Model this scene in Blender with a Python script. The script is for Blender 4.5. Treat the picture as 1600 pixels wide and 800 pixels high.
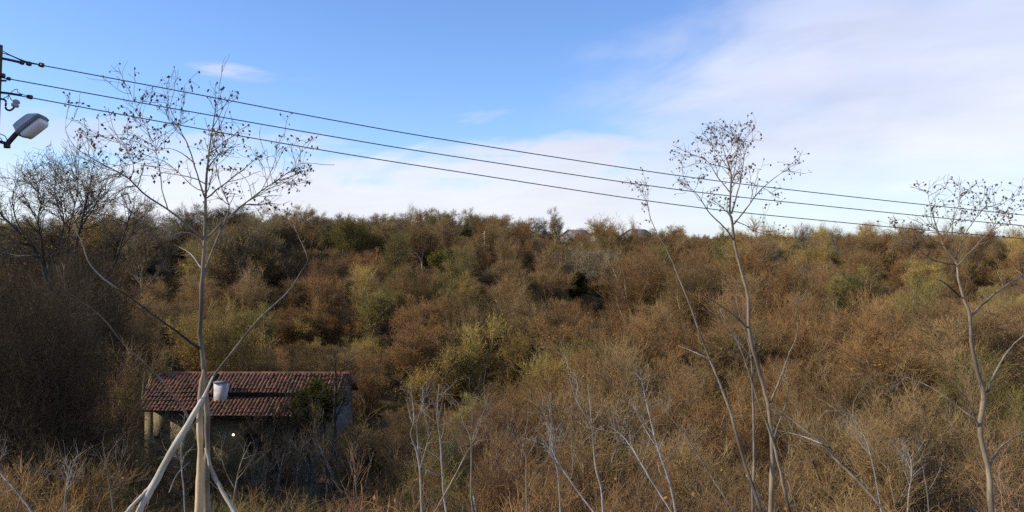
import bpy, math, random
import numpy as np
from mathutils import Vector, noise as mnoise

for o in list(bpy.data.objects):
    bpy.data.objects.remove(o, do_unlink=True)
random.seed(11)
RNG = np.random.default_rng(11)
sc = bpy.context.scene
COL = sc.collection

# ------------------------------------------------------------------ camera
F = 1256.0          # focal length in pixels of a 1600 px wide frame
V0 = 378.0          # row of the horizon
CZ = 14.0           # camera height above the valley floor
cam = bpy.data.cameras.new("camera")
cam.sensor_width = 36.0
cam.lens = 36.0 * F / 1600.0
cam.shift_y = -(400.0 - V0) / 1600.0
cam.clip_start = 0.1
cam.clip_end = 20000.0
cam_ob = bpy.data.objects.new("camera", cam)
COL.objects.link(cam_ob)
cam_ob.location = (0, 0, CZ)
cam_ob.rotation_euler = (math.radians(90), 0, 0)
sc.camera = cam_ob

# ------------------------------------------------------------------ light
SUN_EL = math.radians(27)
SUN_AZ = math.radians(-97)       # measured from +Y (view direction) towards +X: to the left, a little behind the camera
to_sun = Vector((math.sin(SUN_AZ) * math.cos(SUN_EL), math.cos(SUN_AZ) * math.cos(SUN_EL), math.sin(SUN_EL)))
sun = bpy.data.lights.new("sun", 'SUN')
sun.energy = 5.0
sun.angle = math.radians(0.55)
sun.color = (1.0, 0.88, 0.70)
sun_ob = bpy.data.objects.new("sun", sun)
COL.objects.link(sun_ob)
sun_ob.location = (-60, -30, 80)
sun_ob.rotation_euler = (-to_sun).to_track_quat('-Z', 'Y').to_euler()

sc.view_settings.view_transform = 'Standard'
sc.view_settings.look = 'None'
sc.view_settings.gamma = 1.0
sc.view_settings.exposure = 0.04
sc.view_settings.use_curve_mapping = False
sc.cycles.max_bounces = 5
sc.cycles.use_denoising = False
sc.cycles.diffuse_bounces = 2
sc.cycles.glossy_bounces = 2
sc.cycles.transmission_bounces = 4
sc.cycles.volume_bounces = 0
sc.cycles.transparent_max_bounces = 8

world = bpy.data.worlds.new("World")
sc.world = world
world.use_nodes = True
wt = world.node_tree
wt.nodes.clear()


class NT:
    """short-hand for wiring nodes"""
    def __init__(self, tree):
        self.t = tree

    def n(self, kind, **kw):
        nd = self.t.nodes.new(kind)
        for k, v in kw.items():
            setattr(nd, k, v)
        return nd

    def put(self, sock, val):
        if isinstance(val, bpy.types.NodeSocket):
            self.t.links.new(val, sock)
        elif val is not None:
            sock.default_value = val

    def math(self, op, a, b=None, c=None, clamp=False):
        nd = self.n('ShaderNodeMath', operation=op, use_clamp=clamp)
        for i, v in enumerate((a, b, c)):
            self.put(nd.inputs[i], v)
        return nd.outputs[0]

    def sstep(self, x, a, b, lo=0.0, hi=1.0):
        nd = self.n('ShaderNodeMapRange', interpolation_type='SMOOTHSTEP')
        self.put(nd.inputs['Value'], x)
        nd.inputs['From Min'].default_value = a
        nd.inputs['From Max'].default_value = b
        nd.inputs['To Min'].default_value = lo
        nd.inputs['To Max'].default_value = hi
        return nd.outputs[0]

    def noise(self, vec, scale, detail=4.0, rough=0.55, dist=0.0):
        nd = self.n('ShaderNodeTexNoise')
        self.put(nd.inputs['Vector'], vec)
        nd.inputs['Scale'].default_value = scale
        nd.inputs['Detail'].default_value = detail
        nd.inputs['Roughness'].default_value = rough
        nd.inputs['Distortion'].default_value = dist
        return nd.outputs['Fac']

    def mix(self, fac, a, b, mode='MIX'):
        nd = self.n('ShaderNodeMix', data_type='RGBA', blend_type=mode)
        self.put(nd.inputs[0], fac)
        self.put(nd.inputs[6], a)
        self.put(nd.inputs[7], b)
        return nd.outputs[2]


def rgb(r, g, b):
    return (r, g, b, 1.0)


W = NT(wt)
sky = W.n('ShaderNodeTexSky', sky_type='NISHITA', sun_disc=False)
sky.sun_elevation = SUN_EL
sky.sun_rotation = SUN_AZ
sky.altitude = 100
sky.air_density = 1.0
sky.dust_density = 0.35
sky.ozone_density = 2.5
tc = W.n('ShaderNodeTexCoord')
sep = W.n('ShaderNodeSeparateXYZ')
wt.links.new(tc.outputs['Generated'], sep.inputs[0])
az = W.math('ARCTAN2', sep.outputs[0], sep.outputs[1])     # 0 = view direction, + to the right
el = W.math('ARCSINE', sep.outputs[2])
cmb = W.n('ShaderNodeCombineXYZ')
W.put(cmb.inputs[0], W.math('ADD', az, W.math('MULTIPLY', el, 1.3)))
W.put(cmb.inputs[1], W.math('SUBTRACT', W.math('MULTIPLY', el, 3.6), W.math('MULTIPLY', az, 1.1)))
wisp = W.noise(cmb.outputs[0], 4.2, 7.0, 0.58, 0.35)
big = W.noise(cmb.outputs[0], 1.7, 3.0, 0.5)
cmb2 = W.n('ShaderNodeCombineXYZ')
W.put(cmb2.inputs[0], az)
W.put(cmb2.inputs[1], W.math('MULTIPLY', el, 9.0))
W.put(cmb2.inputs[2], 3.7)
streak = W.noise(cmb2.outputs[0], 3.0, 5.0, 0.55, 0.2)
wn = W.math('SUBTRACT', wisp, 0.5)
sn = W.math('SUBTRACT', streak, 0.5)
# high veil that thickens to the right
edge = W.math('ADD', W.math('ADD', az, W.math('MULTIPLY', wn, 0.36)), W.math('MULTIPLY', el, -0.80))
veil = W.sstep(edge, -0.10, 0.20, 0.0, 1.0)
veil = W.math('MULTIPLY', veil, W.sstep(W.math('ADD', el, W.math('MULTIPLY', wn, 0.10)), 0.015, 0.13, 0.45, 0.92))
veil = W.math('MULTIPLY', veil, W.sstep(W.math('ADD', el, W.math('MULTIPLY', wn, 0.25)), 0.20, 0.50, 1.0, 0.15))
# bank of cloud low over the hills
low = W.sstep(W.math('ADD', W.math('ADD', el, W.math('MULTIPLY', wn, 0.22)), W.math('MULTIPLY', sn, 0.18)), 0.075, 0.15, 0.97, 0.0)
low = W.math('MULTIPLY', low, W.sstep(W.math('ADD', az, W.math('MULTIPLY', sn, 0.5)), -0.62, -0.30, 0.6, 1.0))
low = W.math('MULTIPLY', low, W.sstep(az, 0.05, 0.45, 1.0, 0.15))
# small lone wisp
da = W.math('MULTIPLY', W.math('ADD', az, 0.335), 24.0)
de = W.math('ADD', W.math('MULTIPLY', W.math('ADD', el, -0.197), 110.0), W.math('MULTIPLY', da, 0.35))
r2 = W.math('ADD', W.math('MULTIPLY', da, da), W.math('MULTIPLY', de, de))
lone = W.math('MULTIPLY', W.math('MULTIPLY', W.sstep(W.math('ADD', r2, W.math('MULTIPLY', W.math('ADD', wn, sn), 2.0)), 0.0, 1.7, 1.0, 0.0), W.sstep(W.noise(cmb2.outputs[0], 14.0, 4.0, 0.6, 0.4), 0.36, 0.62, 0.25, 1.0)), 0.62)
veil = W.math('MULTIPLY', veil, W.sstep(big, 0.22, 0.5, 0.45, 1.0))
cover = W.math('MAXIMUM', W.math('MAXIMUM', veil, low), lone)
shade = W.math('ADD', W.math('MULTIPLY', W.math('ADD', W.math('ADD', big, streak), wisp), 0.30), 0.52)
cloud_col = W.mix(W.sstep(el, 0.02, 0.22), rgb(7.0, 7.2, 7.9), rgb(5.7, 6.05, 7.5))
cloud_lit = W.n('ShaderNodeVectorMath', operation='SCALE')
wt.links.new(cloud_col, cloud_lit.inputs[0])
wt.links.new(shade, cloud_lit.inputs['Scale'])
sky_tint = W.mix(1.0, sky.outputs[0], rgb(1.02, 1.20, 1.60), 'MULTIPLY')
final = W.mix(cover, sky_tint, cloud_lit.outputs[0])
bg = W.n('ShaderNodeBackground')
bg.inputs['Strength'].default_value = 0.13
wt.links.new(final, bg.inputs['Color'])
wo = W.n('ShaderNodeOutputWorld')
wt.links.new(bg.outputs[0], wo.inputs['Surface'])


# ------------------------------------------------------------------ helpers
def P(u, v, d):
    """the point at depth d (metres along the view axis) seen at photo pixel u, v"""
    return np.array(((u - 800.0) / F * d, d, CZ - (v - V0) / F * d))


def tag(o, label=None, cat=None, group=None, kind=None):
    if label: o['label'] = label
    if cat: o['category'] = cat
    if group: o['group'] = group
    if kind: o['kind'] = kind
    return o


def empty(name, loc=(0, 0, 0)):
    o = bpy.data.objects.new(name, None)
    o.empty_display_size = 0.2
    o.location = loc
    COL.objects.link(o)
    return o


def link(name, me, parent=None):
    o = bpy.data.objects.new(name, me)
    COL.objects.link(o)
    if parent is not None:
        o.parent = parent
    return o


class MB:
    """collects faces, then makes ONE mesh"""
    def __init__(self):
        self.v = []
        self.q = []
        self.n = 0
        self.attr = []

    def add(self, verts, faces, a=0.0):
        verts = np.asarray(verts, dtype=np.float32).reshape(-1, 3)
        self.v.append(verts)
        for f in faces if not isinstance(faces, np.ndarray) else [faces]:
            f = np.asarray(f)
            if f.ndim == 1:
                f = f[None, :]
            self.q.append(f + self.n)
        self.n += len(verts)
        self.attr.append(np.full(len(verts), a, dtype=np.float32) if np.isscalar(a) else np.asarray(a, dtype=np.float32))

    def mesh(self, name, mats, smooth=False, shift=(0, 0, 0)):
        V = np.concatenate(self.v).astype(np.float32) - np.asarray(shift, dtype=np.float32)
        groups = {}
        for f in self.q:
            groups.setdefault(f.shape[1], []).append(f)
        loops, starts, tot = [], [], 0
        for k, fs in groups.items():
            f = np.concatenate(fs)
            loops.append(f.ravel())
            starts.append(tot + np.arange(len(f)) * k)
            tot += f.size
        loops = np.concatenate(loops).astype(np.int32)
        starts = np.concatenate(starts).astype(np.int32)
        me = bpy.data.meshes.new(name)
        me.vertices.add(len(V))
        me.vertices.foreach_set('co', V.ravel())
        me.loops.add(len(loops))
        me.loops.foreach_set('vertex_index', loops)
        me.polygons.add(len(starts))
        me.polygons.foreach_set('loop_start', starts)
        at = me.attributes.new('lf', 'FLOAT', 'POINT')
        at.data.foreach_set('value', np.concatenate(self.attr))
        for m in (mats if isinstance(mats, (list, tuple)) else [mats]):
            me.materials.append(m)
        me.update(calc_edges=True)
        if smooth:
            me.polygons.foreach_set('use_smooth', np.ones(len(starts), dtype=bool))
        return me

    def build(self, name, mat, parent=None, smooth=False):
        """vertices are in the parent's space"""
        return link(name, self.mesh(name, mat, smooth), parent)

    # ---- shapes
    def box(self, lo, hi, a=0.0):
        x0, y0, z0 = lo
        x1, y1, z1 = hi
        v = [(x0, y0, z0), (x1, y0, z0), (x1, y1, z0), (x0, y1, z0), (x0, y0, z1), (x1, y0, z1), (x1, y1, z1), (x0, y1, z1)]
        self.add(v, [(0, 3, 2, 1), (4, 5, 6, 7), (0, 1, 5, 4), (1, 2, 6, 5), (2, 3, 7, 6), (3, 0, 4, 7)], a)

    def obox(self, c, ax, ay, az_, s, a=0.0):
        """box with its own axes, half sizes s"""
        c = np.asarray(c, float)
        A = [np.asarray(q, float) for q in (ax, ay, az_)]
        v = []
        for k in (-1, 1):
            for i, j in ((-1, -1), (1, -1), (1, 1), (-1, 1)):
                v.append(c + A[0] * i * s[0] + A[1] * j * s[1] + A[2] * k * s[2])
        self.add(v, [(0, 3, 2, 1), (4, 5, 6, 7), (0, 1, 5, 4), (1, 2, 6, 5), (2, 3, 7, 6), (3, 0, 4, 7)], a)

    def tubes(self, Pt, R, s=3, a=0.0, cap=False):
        """Pt (n,k,3) polylines, R (n,k) radii"""
        Pt = np.asarray(Pt, float)
        R = np.asarray(R, float)
        n, k, _ = Pt.shape
        T = np.gradient(Pt, axis=1)
        T /= np.linalg.norm(T, axis=2, keepdims=True) + 1e-9
        m = T.mean(axis=1)
        ref = np.where(np.abs(m[:, 2:3]) < 0.8, np.array([[0, 0, 1.0]]), np.array([[1.0, 0.2, 0]]))
        ref = np.repeat(ref[:, None, :], k, axis=1)
        A = np.cross(T, ref)
        A /= np.linalg.norm(A, axis=2, keepdims=True) + 1e-9
        B = np.cross(T, A)
        ang = np.arange(s) * 2 * math.pi / s
        ring = (Pt[:, :, None, :] + R[:, :, None, None] * (np.cos(ang)[None, None, :, None] * A[:, :, None, :] + np.sin(ang)[None, None, :, None] * B[:, :, None, :]))
        base = (np.arange(n) * k * s)[:, None, None] + (np.arange(k - 1) * s)[None, :, None]
        i = np.arange(s)[None, None, :]
        j = (np.arange(s) + 1)[None, None, :] % s
        f = np.stack([base + i, base + j, base + j + s, base + i + s], axis=-1).reshape(-1, 4)
        faces = [f]
        if cap:
            b0 = (np.arange(n) * k * s)[:, None]
            faces.append(b0 + np.arange(s)[::-1][None, :])
            faces.append(b0 + (k - 1) * s + np.arange(s)[None, :])
        av = a if np.isscalar(a) else np.repeat(np.asarray(a), k * s)
        V = ring.reshape(-1, 3)
        self.v.append(V.astype(np.float32))
        for q in faces:
            self.q.append(q + self.n)
        self.n += len(V)
        self.attr.append(np.full(len(V), av, dtype=np.float32) if np.isscalar(av) else av.astype(np.float32))

    def leaves(self, C, size, rng, a0=0.4, a1=1.0):
        """small folded leaf faces at points C"""
        n = len(C)
        d1 = rng.normal(size=(n, 3)); d1 /= np.linalg.norm(d1, axis=1, keepdims=True)
        d2 = np.cross(d1, rng.normal(size=(n, 3))); d2 /= np.linalg.norm(d2, axis=1, keepdims=True) + 1e-9
        s = size * rng.uniform(0.6, 1.3, (n, 1))
        V = np.stack([C, C + d1 * s * 0.5 + d2 * s * 0.32, C + d1 * s, C + d1 * s * 0.5 - d2 * s * 0.32], axis=1)
        f = (np.arange(n) * 4)[:, None] + np.arange(4)[None, :]
        self.v.append(V.reshape(-1, 3).astype(np.float32))
        self.q.append(f + self.n)
        self.n += n * 4
        self.attr.append(np.repeat(rng.uniform(a0, a1, n), 4).astype(np.float32))


def unit(a):
    return a / (np.linalg.norm(a, axis=-1, keepdims=True) + 1e-9)


def spawn(Pt, R, n, rng, ang=(25, 55), length=(0.3, 0.6), k=3, up=0.15, wob=0.12, tmin=0.25, rs=0.6, rmax=1.0, tip=0.25, taper_len=0.45):
    """n child shoots off the parent polylines Pt (m,k,3)"""
    m, kk, _ = Pt.shape
    L = np.linalg.norm(np.diff(Pt, axis=1), axis=2).sum(axis=1)
    i = rng.choice(m, n, p=L / L.sum())
    t = tmin + (1 - tmin) * rng.random(n)
    x = t * (kk - 1)
    j = np.minimum(x.astype(int), kk - 2)
    f = (x - j)[:, None]
    p0 = Pt[i, j] * (1 - f) + Pt[i, j + 1] * f
    T = unit(Pt[i, j + 1] - Pt[i, j])
    r0 = (R[i, j] * (1 - f[:, 0]) + R[i, j + 1] * f[:, 0]) * rs
    r0 = np.minimum(r0, rmax)
    perp = unit(np.cross(T, rng.normal(size=(n, 3))))
    a = np.radians(rng.uniform(ang[0], ang[1], n))[:, None]
    D = unit(np.cos(a) * T + np.sin(a) * perp + np.array([0, 0, up]))
    ln = rng.uniform(length[0], length[1], n) * (1 - taper_len * t)
    out = np.zeros((n, k, 3))
    out[:, 0] = p0
    d = D
    for q in range(1, k):
        d = unit(d + rng.normal(size=(n, 3)) * wob + np.array([0, 0, up * 0.5]))
        out[:, q] = out[:, q - 1] + d * (ln / (k - 1))[:, None]
    rr = r0[:, None] * np.linspace(1, tip, k)[None, :]
    return out, rr


def smooth_line(pts, n):
    """Catmull-Rom through pts (any columns)"""
    pts = np.asarray(pts, float)
    ext = np.vstack([2 * pts[0] - pts[1], pts, 2 * pts[-1] - pts[-2]])
    seg = len(pts) - 1
    out = []
    for q in np.linspace(0, seg - 1e-6, n):
        i = int(q)
        t = q - i
        p0, p1, p2, p3 = ext[i], ext[i + 1], ext[i + 2], ext[i + 3]
        out.append(0.5 * ((2 * p1) + (-p0 + p2) * t + (2 * p0 - 5 * p1 + 4 * p2 - p3) * t * t + (-p0 + 3 * p1 - 3 * p2 + p3) * t ** 3))
    return np.array(out)


# ------------------------------------------------------------------ materials
def material(name):
    m = bpy.data.materials.new(name)
    m.use_nodes = True
    t = m.node_tree
    t.nodes.clear()
    N = NT(t)
    out = N.n('ShaderNodeOutputMaterial')
    return m, N, out


def principled(N, out, col, rough=0.8, spec=0.2, metal=0.0, bump=None, bstr=0.3, bdist=0.02):
    b = N.n('ShaderNodeBsdfPrincipled')
    N.put(b.inputs['Base Color'], col)
    N.put(b.inputs['Roughness'], rough)
    b.inputs['Metallic'].default_value = metal
    b.inputs['Specular IOR Level'].default_value = spec
    if bump is not None:
        bp = N.n('ShaderNodeBump')
        bp.inputs['Strength'].default_value = bstr
        bp.inputs['Distance'].default_value = bdist
        N.put(bp.inputs['Height'], bump)
        N.put(b.inputs['Normal'], bp.outputs[0])
    N.put(out.inputs['Surface'], b.outputs[0])
    return b


def plain(name, c1, c2, scale=6.0, rough=0.8, spec=0.2, metal=0.0, bump=0.3, bdist=0.01):
    m, N, out = material(name)
    t = N.n('ShaderNodeTexCoord')
    f = N.noise(t.outputs['Object'], scale, 6.0, 0.6)
    f = N.sstep(f, 0.3, 0.7)
    col = N.mix(f, rgb(*c1), rgb(*c2))
    principled(N, out, col, rough, spec, metal, f, bump, bdist)
    return m


# twigs and leaves of shrubs: the object's own colour, varied from plant to plant and inside the plant
m_twig, N, out = material("autumn_twigs")
oi = N.n('ShaderNodeObjectInfo')
tint = N.n('ShaderNodeAttribute', attribute_name='tint', attribute_type='INSTANCER')
at = N.n('ShaderNodeAttribute', attribute_name='lf')
tcx = N.n('ShaderNodeTexCoord')
v1 = N.math('ADD', N.math('MULTIPLY', oi.outputs['Random'], 0.45), 0.78)
nz = N.noise(tcx.outputs['Object'], 0.9, 3.0, 0.6)
v2 = N.math('ADD', N.math('MULTIPLY', nz, 0.9), 0.55)
val = N.math('MULTIPLY', v1, v2)
leafcol = N.mix(at.outputs['Fac'], tint.outputs['Color'], rgb(1.25, 1.15, 0.7), 'MULTIPLY')
leafcol = N.mix(N.math('MULTIPLY', at.outputs['Fac'], 0.25), leafcol, rgb(0.28, 0.19, 0.05))
hue = N.mix(N.sstep(nz, 0.35, 0.65), rgb(1.0, 0.94, 0.9), rgb(1.0, 1.02, 1.0))
colr = N.mix(1.0, leafcol, hue, 'MULTIPLY')
sc_n = N.n('ShaderNodeVectorMath', operation='SCALE')
N.put(sc_n.inputs[0], colr)
N.put(sc_n.inputs['Scale'], val)
df = N.n('ShaderNodeBsdfDiffuse')
N.put(df.inputs['Color'], sc_n.outputs[0])
tr = N.n('ShaderNodeBsdfTranslucent')
N.put(tr.inputs['Color'], sc_n.outputs[0])
mx = N.n('ShaderNodeMixShader')
N.put(mx.inputs[0], N.math('MULTIPLY', N.math('GREATER_THAN', at.outputs['Fac'], 0.01), 0.35))
N.put(mx.inputs[1], df.outputs[0])
N.put(mx.inputs[2], tr.outputs[0])
N.put(out.inputs['Surface'], mx.outputs[0])


def bark(name, c1, c2, c3, scale=9.0):
    m, N, out = material(name)
    t = N.n('ShaderNodeTexCoord')
    mp = N.n('ShaderNodeMapping')
    N.put(mp.inputs['Vector'], t.outputs['Object'])
    mp.inputs['Scale'].default_value = (1, 1, 0.35)
    a = N.noise(mp.outputs[0], scale, 6.0, 0.65)
    b = N.noise(mp.outputs[0], scale * 0.25, 3.0, 0.5)
    c = N.mix(N.sstep(a, 0.35, 0.65), rgb(*c1), rgb(*c2))
    c = N.mix(N.sstep(b, 0.5, 0.66), c, rgb(*c3))
    principled(N, out, c, 0.75, 0.25, 0.0, a, 0.5, 0.01)
    return m


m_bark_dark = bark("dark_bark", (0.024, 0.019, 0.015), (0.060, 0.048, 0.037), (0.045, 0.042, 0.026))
m_bark_stem = bark("shrub_stem_bark", (0.18, 0.132, 0.078), (0.36, 0.285, 0.18), (0.13, 0.098, 0.06))
m_bark_mid = bark("grey_brown_bark", (0.10, 0.08, 0.06), (0.22, 0.18, 0.14), (0.13, 0.10, 0.07))
m_bark_pale = bark("pale_bark", (0.22, 0.195, 0.165), (0.42, 0.39, 0.35), (0.13, 0.10, 0.075), 14.0)
m_bark_tan = bark("tan_bark", (0.18, 0.13, 0.085), (0.32, 0.25, 0.165), (0.11, 0.08, 0.06), 12.0)
m_bark_cream = bark("weathered_cream_bark", (0.34, 0.29, 0.215), (0.56, 0.50, 0.40), (0.13, 0.095, 0.065), 6.0)
m_bark_hero = bark("young_grey_bark", (0.12, 0.094, 0.066), (0.26, 0.212, 0.155), (0.07, 0.055, 0.042), 16.0)
m_peeled = bark("peeled_wood", (0.52, 0.36, 0.19), (0.66, 0.50, 0.30), (0.20, 0.13, 0.08), 7.0)
m_pod = plain("dry_pod", (0.07, 0.047, 0.035), (0.17, 0.115, 0.078), 30.0, 0.7)

# ground: leaf litter, dead grass and bare earth
m_ground, N, out = material("leaf_litter_ground")
t = N.n('ShaderNodeTexCoord')
a = N.noise(t.outputs['Object'], 0.12, 5.0, 0.6)
b = N.noise(t.outputs['Object'], 2.5, 8.0, 0.7)
c = N.mix(N.sstep(b, 0.3, 0.7), rgb(0.055, 0.04, 0.022), rgb(0.13, 0.09, 0.05))
c = N.mix(N.sstep(a, 0.5, 0.66), c, rgb(0.06, 0.062, 0.024))
principled(N, out, c, 0.95, 0.1, 0.0, b, 0.8, 0.12)


# ------------------------------------------------------------------ the land
def sst(x, a, b):
    t = np.clip((x - a) / (b - a), 0, 1)
    return t * t * (3 - 2 * t)


RU = [-600, 0, 250, 450, 560, 750, 850, 950, 1100, 1350, 1600, 2400]
RZ = [8.0, 8.4, 9.2, 11.2, 11.8, 12.0, 10.9, 9.9, 9.2, 9.5, 8.9, 8.6]


def ground_z(x, y):
    x = np.asarray(x, float)
    y = np.asarray(y, float)
    u = 800 + F * x / np.maximum(y, 8.0)
    ridge = np.interp(u, RU, RZ)
    floor = 0.5 + 2.6 * sst(x, -6, 22)
    bank = 7.6 + 0.9 * sst(-y, 0, 30)
    z = bank + (floor - bank) * sst(y, 4, 46) ** 0.85
    s = sst(y, 52, 150)
    z = z + (ridge - floor) * s
    z = z + 0.5 * np.sin(x * 0.21 + 1.3) * np.sin(y * 0.17) * sst(y, 48, 70) + 0.7 * np.sin(x * 0.07 + 2.0) * np.sin(y * 0.06 + 0.6) * sst(y, 55, 90)
    z = z + (1.9 * np.sin(x * 0.085 + 0.4 + 0.02 * y) * sst(y, 60, 90) + 1.0 * np.sin(x * 0.19 + 1.9 + y * 0.05) * sst(y, 55, 80)) * (1 - sst(y, 118, 142))
    far = sst(y, 170, 420)
    z = z + far * (0.6 + 1.0 * np.sin(x * 0.013 + 0.5))
    d = np.hypot(x, y)
    z = z * (1 - sst(d, 700, 1500)) + 6.0 * sst(d, 700, 1500)
    return z


def make_ground():
    ys = np.concatenate([np.linspace(-60, 0, 12), np.linspace(2, 60, 60), np.linspace(61, 180, 90), np.linspace(186, 420, 40), np.geomspace(440, 5500, 40)])
    rows = []
    nx = 150
    for y in ys:
        half = max(60.0, abs(y) * 1.15)
        rows.append(np.stack([np.linspace(-half, half, nx), np.full(nx, y)], axis=1))
    XY = np.array(rows)
    Z = ground_z(XY[..., 0], XY[..., 1])
    V = np.concatenate([XY, Z[..., None]], axis=2)
    idx = np.arange(len(ys) * nx).reshape(len(ys), nx)
    f = np.stack([idx[:-1, :-1], idx[:-1, 1:], idx[1:, 1:], idx[1:, :-1]], axis=-1).reshape(-1, 4)
    mb = MB()
    mb.add(V.reshape(-1, 3), f)
    o = mb.build("ground", m_ground, smooth=True)
    tag(o, "brown leaf-littered ground of the valley and hillside", kind='structure')


make_ground()

# ------------------------------------------------------------------ house in the valley
m_tile, N, out = material("clay_roof_tile")
at = N.n('ShaderNodeAttribute', attribute_name='lf')
t = N.n('ShaderNodeTexCoord')
nz = N.noise(t.outputs['Object'], 1.1, 6.0, 0.65)
c = N.mix(at.outputs['Fac'], rgb(0.085, 0.045, 0.03), rgb(0.28, 0.125, 0.066))
c = N.mix(N.sstep(nz, 0.45, 0.68), c, rgb(0.07, 0.062, 0.042))
principled(N, out, c, 0.85, 0.2)
m_plaster = plain("ochre_plaster", (0.19, 0.155, 0.095), (0.30, 0.25, 0.15), 1.6, 0.9)
m_plaster_grey_shade = plain("grey_shade_plaster", (0.13, 0.13, 0.13), (0.20, 0.195, 0.19), 1.2, 0.9)  # shadow tone of the gable put into the colour; chimney cap shares it
m_white = plain("whitewash", (0.40, 0.385, 0.36), (0.66, 0.65, 0.62), 2.2, 0.85)
m_wood_dark = plain("dark_timber", (0.05, 0.035, 0.025), (0.10, 0.07, 0.05), 8.0, 0.8)
m_brick = plain("red_brick", (0.20, 0.08, 0.05), (0.29, 0.13, 0.08), 5.0, 0.9)
m_glass_dark, N, out = material("dark_window_glass")
principled(N, out, rgb(0.015, 0.018, 0.022), 0.08, 0.5)
m_metal_dark = plain("dark_metal", (0.02, 0.02, 0.022), (0.05, 0.05, 0.055), 20.0, 0.5, 0.5, 0.6)

HX0, HX1 = -21.3, -10.3       # house length
HY0, HY1 = 46.6, 52.0         # front and rear wall
HG = 0.45                     # ground level there
house = empty("farmhouse", ((HX0 + HX1) / 2, HY0, HG))
tag(house, "low old farmhouse with red tiled roof and white chimney down among bare trees", "house")
hl = np.array(house.location)
EZ, RZ_ = 4.25, 5.45           # eaves and ridge height above HG


def hb(lo, hi, name, mat, parent, base=None):
    mb = MB()
    mb.box(lo, hi)
    return mb.build(name, mat, parent)


# local frame of the house: x along it, y to the rear, z up
hw = (HX1 - HX0) / 2
dp = HY1 - HY0
wall = MB()
op = [(-2.6, -1.5, 0.0, 2.1), (-5.0, -4.0, 1.1, 2.3), (0.3, 1.3, 1.3, 2.4), (3.0, 4.0, 1.3, 2.4)]
# front wall built as piers and panels around the openings
xs = sorted(set([-hw, hw] + [q for o in op for q in o[:2]]))
for x0, x1 in zip(xs[:-1], xs[1:]):
    o = [q for q in op if q[0] <= x0 + 1e-6 and q[1] >= x1 - 1e-6]
    if o:
        o = o[0]
        if o[2] > 0: wall.box((x0, 0, -1.0), (x1, 0.3, o[2]))
        wall.box((x0, 0, o[3]), (x1, 0.3, 3.8))
    else:
        wall.box((x0, 0, -1.0), (x1, 0.3, 3.8))
wall.build("front_wall", m_plaster, house)
for sx in (-1, 1):
    side = MB()
    x0, x1 = (sx * hw, sx * (hw - 0.3)) if sx < 0 else (hw - 0.3, hw)
    V = [(x0, 0.302, -1), (x1, 0.302, -1), (x1, dp, -1), (x0, dp, -1), (x0, 0.302, EZ), (x1, 0.302, EZ), (x1, dp, EZ), (x0, dp, EZ), (x0, dp / 2, RZ_ - 0.12), (x1, dp / 2, RZ_ - 0.12)]
    side.add(V, [(0, 1, 5, 4), (2, 3, 7, 6), (0, 3, 2, 1), (0, 4, 8, 7, 3), (1, 2, 6, 9, 5), (4, 5, 9, 8), (7, 8, 9, 6)])
    side.build("gable_wall", m_plaster_grey_shade, house)
hb((-hw + 0.302, dp - 0.3, -1), (hw - 0.302, dp, EZ), "rear_wall", m_plaster_grey_shade, house)
for k, o in enumerate(op):
    if k == 0:
        d = hb((o[0] + 0.06, 0.16, 0.0), (o[1] - 0.06, 0.22, o[3] - 0.05), "door", m_wood_dark, house)
        hb((o[1] - 0.22, 0.11, 1.0), (o[1] - 0.14, 0.158, 1.12), "handle", m_metal_dark, d)
    else:
        wn_ = empty("window", (0, 0, 0)); wn_.parent = house
        hb((o[0] + 0.06, 0.17, o[2] + 0.06), (o[1] - 0.06, 0.19, o[3] - 0.06), "pane", m_glass_dark, wn_)
        fr = MB()
        fr.box((o[0], 0.12, o[2]), (o[0] + 0.06, 0.2, o[3])); fr.box((o[1] - 0.06, 0.12, o[2]), (o[1], 0.2, o[3]))
        fr.box((o[0] + 0.06, 0.12, o[2]), (o[1] - 0.06, 0.2, o[2] + 0.06)); fr.box((o[0] + 0.06, 0.12, o[3] - 0.06), (o[1] - 0.06, 0.2, o[3]))
        fr.box(((o[0] + o[1]) / 2 - 0.025, 0.13, o[2] + 0.06), ((o[0] + o[1]) / 2 + 0.025, 0.168, o[3] - 0.06))
        fr.build("frame", m_wood_dark, wn_)


def tile_slope(name, x0, x1, ytop, ztop, ybot, zbot, parent, mat):
    """rows of half-round clay tiles, each its own little shell, on one slope"""
    mb = MB()
    rng = np.random.default_rng(int(abs(x0 * 100)) + 5)
    L = math.hypot(ytop - ybot, ztop - zbot)
    dn = np.array([0, (ybot - ytop) / L, (zbot - ztop) / L])
    nm = np.cross(np.array([1.0, 0, 0]), dn)
    if nm[2] < 0: nm = -nm
    step = 0.36
    rows = int(L / step) + 1
    pitch = 0.225
    cols = int((x1 - x0) / pitch)
    for r in range(rows):
        for c_ in range(cols):
            x = x0 + (c_ + 0.5) * pitch + rng.normal() * 0.014
            sag = 0.07 * math.sin(c_ * 0.16) * math.sin(r * 0.5)
            p0 = np.array([0, ytop, ztop]) + dn * (r * step - 0.03) + nm * (0.02 + sag)
            p1 = np.array([0, ytop, ztop]) + dn * min(r * step + step + 0.04 + rng.normal() * 0.03, L + 0.03) + nm * (0.05 + sag + rng.normal() * 0.014)
            V = []
            for p, w in ((p0, 0.085), (p1, 0.11)):
                for q in (-1, -0.55, 0, 0.55, 1):
                    V.append(p + np.array([x + q * w, 0, 0]) + nm * (math.sqrt(max(0, 1 - q * q)) * 0.085))
            mb.add(V, [(i, i + 1, i + 6, i + 5) for i in range(4)], float(np.clip(rng.normal(0.55, 0.25), 0, 1)))
    o = mb.build(name, mat, parent)
    o['kind'] = 'stuff'
    return o


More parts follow.
